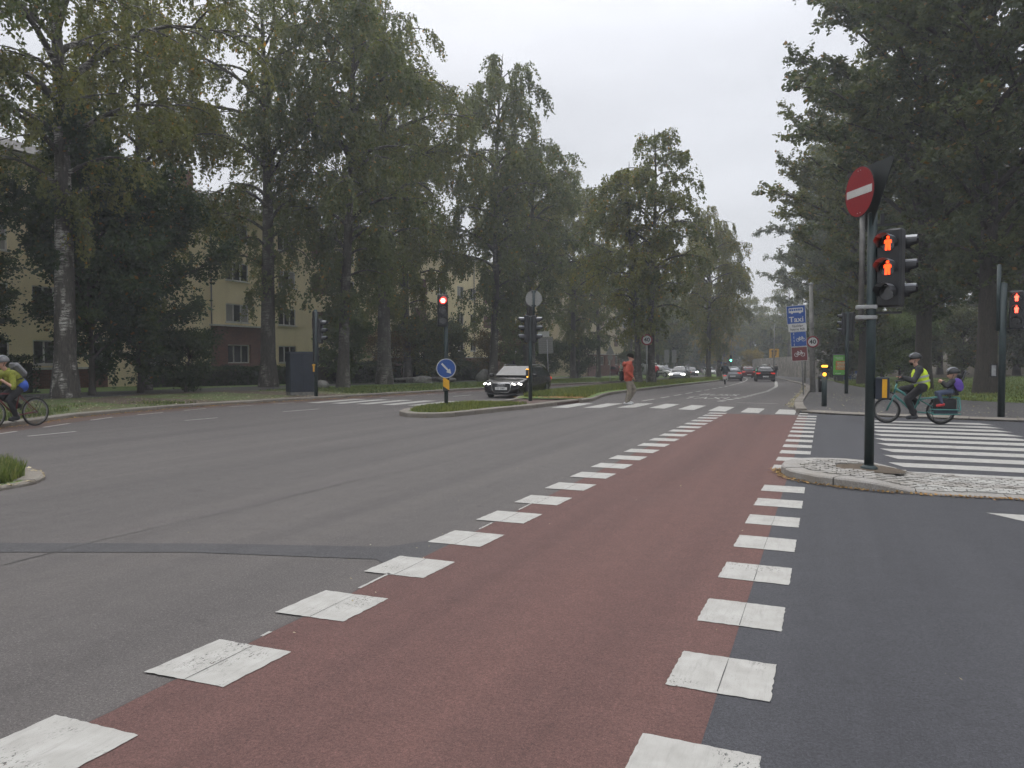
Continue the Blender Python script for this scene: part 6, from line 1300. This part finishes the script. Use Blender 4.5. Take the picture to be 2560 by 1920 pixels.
e = thing_part('child_seat', t); b = MB(); tubes(b, ([(-.92, -.13, .74), (-1.02, -.14, 1.05), (-1.10, -.10, 1.26), (-1.12, 0, 1.30), (-1.10, .10, 1.26), (-1.02, .14, 1.05), (-.92, .13, .74)], .022)); b.box((-.80, 0, .74), (.34, .3, .06), 0, 1, .02); b.box((-.985, 0, 1.0), (.05, .28, .42), 0, .9, .02); b.tube([(-.8, .15, .72), (-.62, .17, .42)], .02, 6); b.tube([(-.8, -.15, .72), (-.62, -.17, .42)], .02, 6); b.build('seat_shell', 'charcoal cloth', e); b = MB(); b.ball((-.95, .15, .97), .10, .035, .165, 14, 8, Matrix.Translation((-.95, .15, .97)) @ Matrix.Rotation(.35, 4, 'Y') @ Matrix.Translation((.95, -.15, -.97))); b.build('purple_bag', 'purple cloth', e)
b = MB(); b.tube([(-.4, .1, .26), (-.45, .22, .05)], .012, 6); b.build('kickstand', 'black plastic', t)
Z0_ = Vector((1.98, 21.1, .012))
J = rider_joints((-.20, .90), (.26, 1.09), ((.04, .12), (-.02, .46)), .22, .29, .05)
p = person('bearded rider in a yellow reflective vest and dark helmet on the cargo bicycle', Z0_, R(182), J, {'jacket': ('charcoal cloth', TOP, .026), 'trousers': ('black cloth', LEG, .022), 'shoes': ('charcoal cloth', FT, .014), 'glove': ('black cloth', ['handL'], .010), 'other_glove': ('black cloth', ['handR'], .010)}, helmet='black plastic')
g = {k: Vector(v) for k, v in J.items()}; upv = (g['neck'] - g['pel']).normalized()
me = setm(voxel([(g['pel'] + upv * .02, g['chest'], .182, .19), (g['chest'], g['neck'] - upv * .085, .188, .115), (g['shL'] * .72 + g['shR'] * .28 + upv * .01, g['shL'] * .28 + g['shR'] * .72 + upv * .01, .088, .088)], .016), 'hi vis yellow'); link('reflective_vest', me, p)
for z in (.10, .22):
    b = MB(); c = g['pel'] + upv * z; A = Matrix.Translation(c) @ upv.to_track_quat('Z', 'Y').to_matrix().to_4x4(); b.lathe([(.196, -.024), (.199, 0), (.197, .024)], 24, A); b.build('reflective_band', 'reflective grey', p)
b = MB(); hd = g['head']; b.ball(hd + Vector((.062, 0, -.012)), .046, .05, .042); b.build('beard', 'hair dark', p)
# child in the seat
J = dict(pel=(-.82, 0, .80), chest=(-.86, 0, .98), neck=(-.85, 0, 1.08), head=(-.84, 0, 1.13), nose=(1, .15, -.1), shL=(-.85, .12, 1.05), elL=(-.72, .15, .92), haL=(-.64, .05, 1.02), shR=(-.85, -.12, 1.05), elR=(-.72, -.15, .92), haR=(-.63, -.04, 1.0), hipL=(-.8, .07, .79), knL=(-.53, .14, .76), anL=(-.60, .17, .52), toL=(-.50, .18, .46), hipR=(-.8, -.07, .79), knR=(-.53, -.14, .76), anR=(-.60, -.17, .52), toR=(-.5, -.18, .46))
person('small child in dark jacket and red shoes riding in the child seat', Z0_, R(182), J, {'jacket': ('charcoal cloth', TOP, .022), 'trousers': ('jeans', LEG, .014), 'shoes': ('red shoe', FT, .012)}, helmet='black plastic', vox=.012, rs=.64)
# ---- left cyclist
def road_bike(label, loc, rz, fm, group=None, far=False, panniers=None):
    t = thing('bicycle', label, 'bicycle', loc, rz, group); r = .335
    for x in (.52, -.52): wheel(t, x, r, r, .02, spokes=24 if not far else 12)
    b = MB(); b.lathe([(r + .03, -.025), (r + .034, 0), (r + .03, .025)], 18, Matrix.Translation((-.52, 0, r)) @ WX @ Matrix.Rotation(.15, 4, 'Z'), math.pi * .62); b.build('mudguard', 'black plastic', t)
    b = MB(); tubes(b, ([(.36, 0, .80), (-.12, 0, .78)], .018), ([(.38, 0, .72), (-.02, 0, .28)], .02), ([(-.02, 0, .28), (-.16, 0, .88)], .017), ([(-.02, .04, .28), (-.52, .06, r)], .012), ([(-.02, -.04, .28), (-.52, -.06, r)], .012), ([(-.13, .02, .76), (-.52, .06, r)], .010), ([(-.13, -.02, .76), (-.52, -.06, r)], .010), ([(.34, 0, .86), (.40, 0, .68)], .02)); b.build('frame', fm, t)
    b = MB(); tubes(b, ([(.40, .04, .68), (.52, .06, r)], .013), ([(.40, -.04, .68), (.52, -.06, r)], .013), ([(.40, -.05, .68), (.40, .05, .68)], .014)); b.build('fork', fm, t)
    b = MB(); tubes(b, ([(.34, 0, .86), (.40, 0, .97)], .014), ([(.36, -.26, .98), (.42, -.1, .97), (.42, .1, .97), (.36, .26, .98)], .013)); b.build('handlebar', 'black plastic', t)
    b = MB(); b.ball((-.18, 0, .93), .14, .07, .035); b.build('saddle', 'black plastic', t); b = MB(); b.disc(.09, -.05, -.04, 16, Matrix.Translation((-.02, 0, .28)) @ WX); b.tube([(-.02, .06, .28), (.08, .09, .15)], .01, 5); b.tube([(-.02, -.06, .28), (-.12, -.09, .41)], .01, 5); b.box((.08, .13, .15), (.08, .08, .02)); b.box((-.12, -.13, .41), (.08, .08, .02)); b.build('crankset', 'old metal', t)
    b = MB(); tubes(b, ([(-.22, .06, .72), (-.75, .06, .72)], .008), ([(-.22, -.06, .72), (-.75, -.06, .72)], .008), ([(-.7, .06, .72), (-.53, .06, r)], .007), ([(-.7, -.06, .72), (-.53, -.06, r)], .007)); b.build('rear_rack', 'black plastic', t); return t
mat('dark red paint', (.12, .015, .018), .35)
LX, LY = -17.42, 12.12; road_bike('dark red bicycle ridden along the left kerb', (LX, LY, .004), R(-91), 'dark red paint')
J = rider_joints((-.17, .95), (.38, 1.02), ((.08, .17), (-.12, .43)), .72, .23, .0)
p = person('cyclist in a lime shirt and blue shorts with a grey backpack at the left edge', (LX, LY, .004), R(-91), J, {'shirt': ('lime shirt', ['torso', 'shoulders', 'uarmL', 'uarmR'], .02), 'shorts': ('royal blue cloth', ['hips'], .02), 'leggings': ('black cloth', ['thighL', 'thighR', 'calfR'], .016), 'sock': ('black cloth', ['calfL'], .012), 'shoes': ('black cloth', FT, .014)}, helmet='grey cloth')
g = {k: Vector(v) for k, v in J.items()}; upv = (g['neck'] - g['pel']).normalized(); bk = Vector((-upv.z, 0, upv.x)); A = Matrix.Translation(g['chest'] + bk * .22 + upv * .02) @ Matrix((tuple(bk) + (0,), (0, 1, 0, 0), tuple(upv) + (0,), (0, 0, 0, 1))).transposed(); b = MB(); b.M = A; b.box((0, 0, 0), (.16, .28, .42), 0, .85, .06); b.M = None; b.build('backpack', 'grey cloth', p)
b = MB()
for sy in (1, -1): b.tube([g['chest'] + bk * .15 + Vector((0, .1 * sy, 0)) + upv * .18, g['neck'] + Vector((0, .12 * sy, 0)) - bk * .02, g['chest'] - bk * .16 + Vector((0, .12 * sy, 0)), g['chest'] + bk * .1 + Vector((0, .17 * sy, 0)) - upv * .12], .018, 5)
b.build('backpack_straps', 'black cloth', p)
# ---- far riders and walkers
FX, FY = -15.2, 74; road_bike('bicycle of the rider in red far down the left lane', (FX, FY, zg(FY)), R(92), 'black plastic', far=True)
J = rider_joints((-.17, .95), (.38, 1.02), ((.08, .17), (-.12, .43)), .4, .25, 0); person('far cyclist in a red jacket and pale helmet seen from behind', (FX, FY, zg(FY)), R(92), J, {'jacket': ('red jacket', TOP, .03), 'trousers': ('black cloth', LEG, .018), 'shoes': ('black cloth', FT, .012)}, helmet='sign white', vox=.024, face_on=False)
def scooter(label, loc, rz, m, front=False, lamp=False):
    t = thing('motor_scooter', label, 'scooter', loc, rz)
    for x in (.58, -.58): wheel(t, x, .23, .23, .055, spokes=8)
    b = MB(); b.box((-.52, 0, .60), (.62, .34, .34), 0, .8, .08); b.box((0, 0, .30), (.5, .3, .1), 0, 1, .03); b.box((.42, 0, .62), (.12, .42, .62), 0, .8, .04); b.build('bodywork', m, t)
    b = MB(); b.box((-.4, 0, .82), (.7, .3, .12), 0, .9, .04); b.build('seat', 'black plastic', t); b = MB(); b.tube([(.58, 0, .23), (.42, 0, .95)], .03, 6); b.tube([(.32, -.32, 1.02), (.42, 0, 1.0), (.32, .32, 1.02)], .018, 6); b.build('handlebar', 'black plastic', t)
    for sy in (1, -1): b = MB(); b.ball((.36, .36 * sy, 1.22), .02, .075, .055); b.tube([(.34, .3 * sy, 1.02), (.36, .35 * sy, 1.2)], .008, 5); b.build('mirror', 'chrome', t)
    b = MB(); b.box((-.86, 0, .52), (.02, .2, .2)); b.build('number_plate', 'plate white', t); b = MB(); b.box((-.85, 0, .70), (.04, .24, .08)); b.build('tail_light', 'tail lamp', t)
    b = MB(); b.ball((.52, 0, .86), .09 if not lamp else .13, .1, .08); b.build('headlight', 'head lamp' if lamp else 'dark lens', t); return t
SX, SY = -7.35, 62.5; scooter('white motor scooter driving away behind the silver estate', (SX, SY, zg(SY)), R(95), 'car white'); mat('dark teal jacket', (.03, .045, .05), .8)
J = rider_joints((-.35, .92), (.30, 1.08), ((.05, .37), (.05, .37)), .05, .30, 0); person('scooter rider in a dark jacket and helmet seen from behind', (SX, SY, zg(SY)), R(95), J, {'jacket': ('dark teal jacket', TOP, .05), 'trousers': ('black cloth', LEG, .02), 'shoes': ('black cloth', FT, .015)}, helmet='black plastic', vox=.024, face_on=False)
SX, SY = -20.0, 112; scooter('oncoming motorcycle with bright headlight far left of the silver car', (SX, SY, zg(SY)), R(-78), 'car grey', lamp=True); person('motorcycle rider in black far along the left lane', (SX, SY, zg(SY)), R(-78), J, {'jacket': ('black cloth', TOP, .05), 'trousers': ('black cloth', LEG, .02), 'shoes': ('black cloth', FT, .015)}, helmet='black plastic', vox=.026, face_on=False)
for lab, x, y, rz, st, jk, tr, bag in [('woman in black with a pale bag walking on the far footway', -5.4, 126, 100, .3, 'black cloth', 'black cloth', 1), ('left one of two dark clothed walkers by the orange sign', -7.9, 122, -80, .3, 'black cloth', 'jeans', 0), ('right one of two dark clothed walkers by the orange sign', -7.0, 123, -85, .2, 'charcoal cloth', 'jeans', 0), ('walker in black top and pale trousers on the park path', 15.2, 104, 185, .9, 'black cloth', 'khaki trousers', 0), ('person in black standing by the parked cars', -20.6, 100, 0, .1, 'black cloth', 'black cloth', 0)]:
    p = person(lab, (x, y, (lawn_z(x, y) + .07) if x > 10 else zg(y) + .08), R(rz), standing(st, .1), {'jacket': (jk, TOP + ['hips'], .03), 'trousers': (tr, ['thighL', 'thighR', 'calfL', 'calfR'], .02), 'shoes': ('black cloth', FT, .015)}, vox=.028, face_on=False, s=1.0)
    if bag: b = MB(); b.box((-.02, -.27, .95), (.34, .1, .32), 0, .8, .03); b.tube([(-.1, -.27, 1.1), (0, -.2, 1.42), (.1, -.27, 1.1)], .012, 5); b.build('bag', 'sign white', p)
bpy.data.scenes.remove(TS)
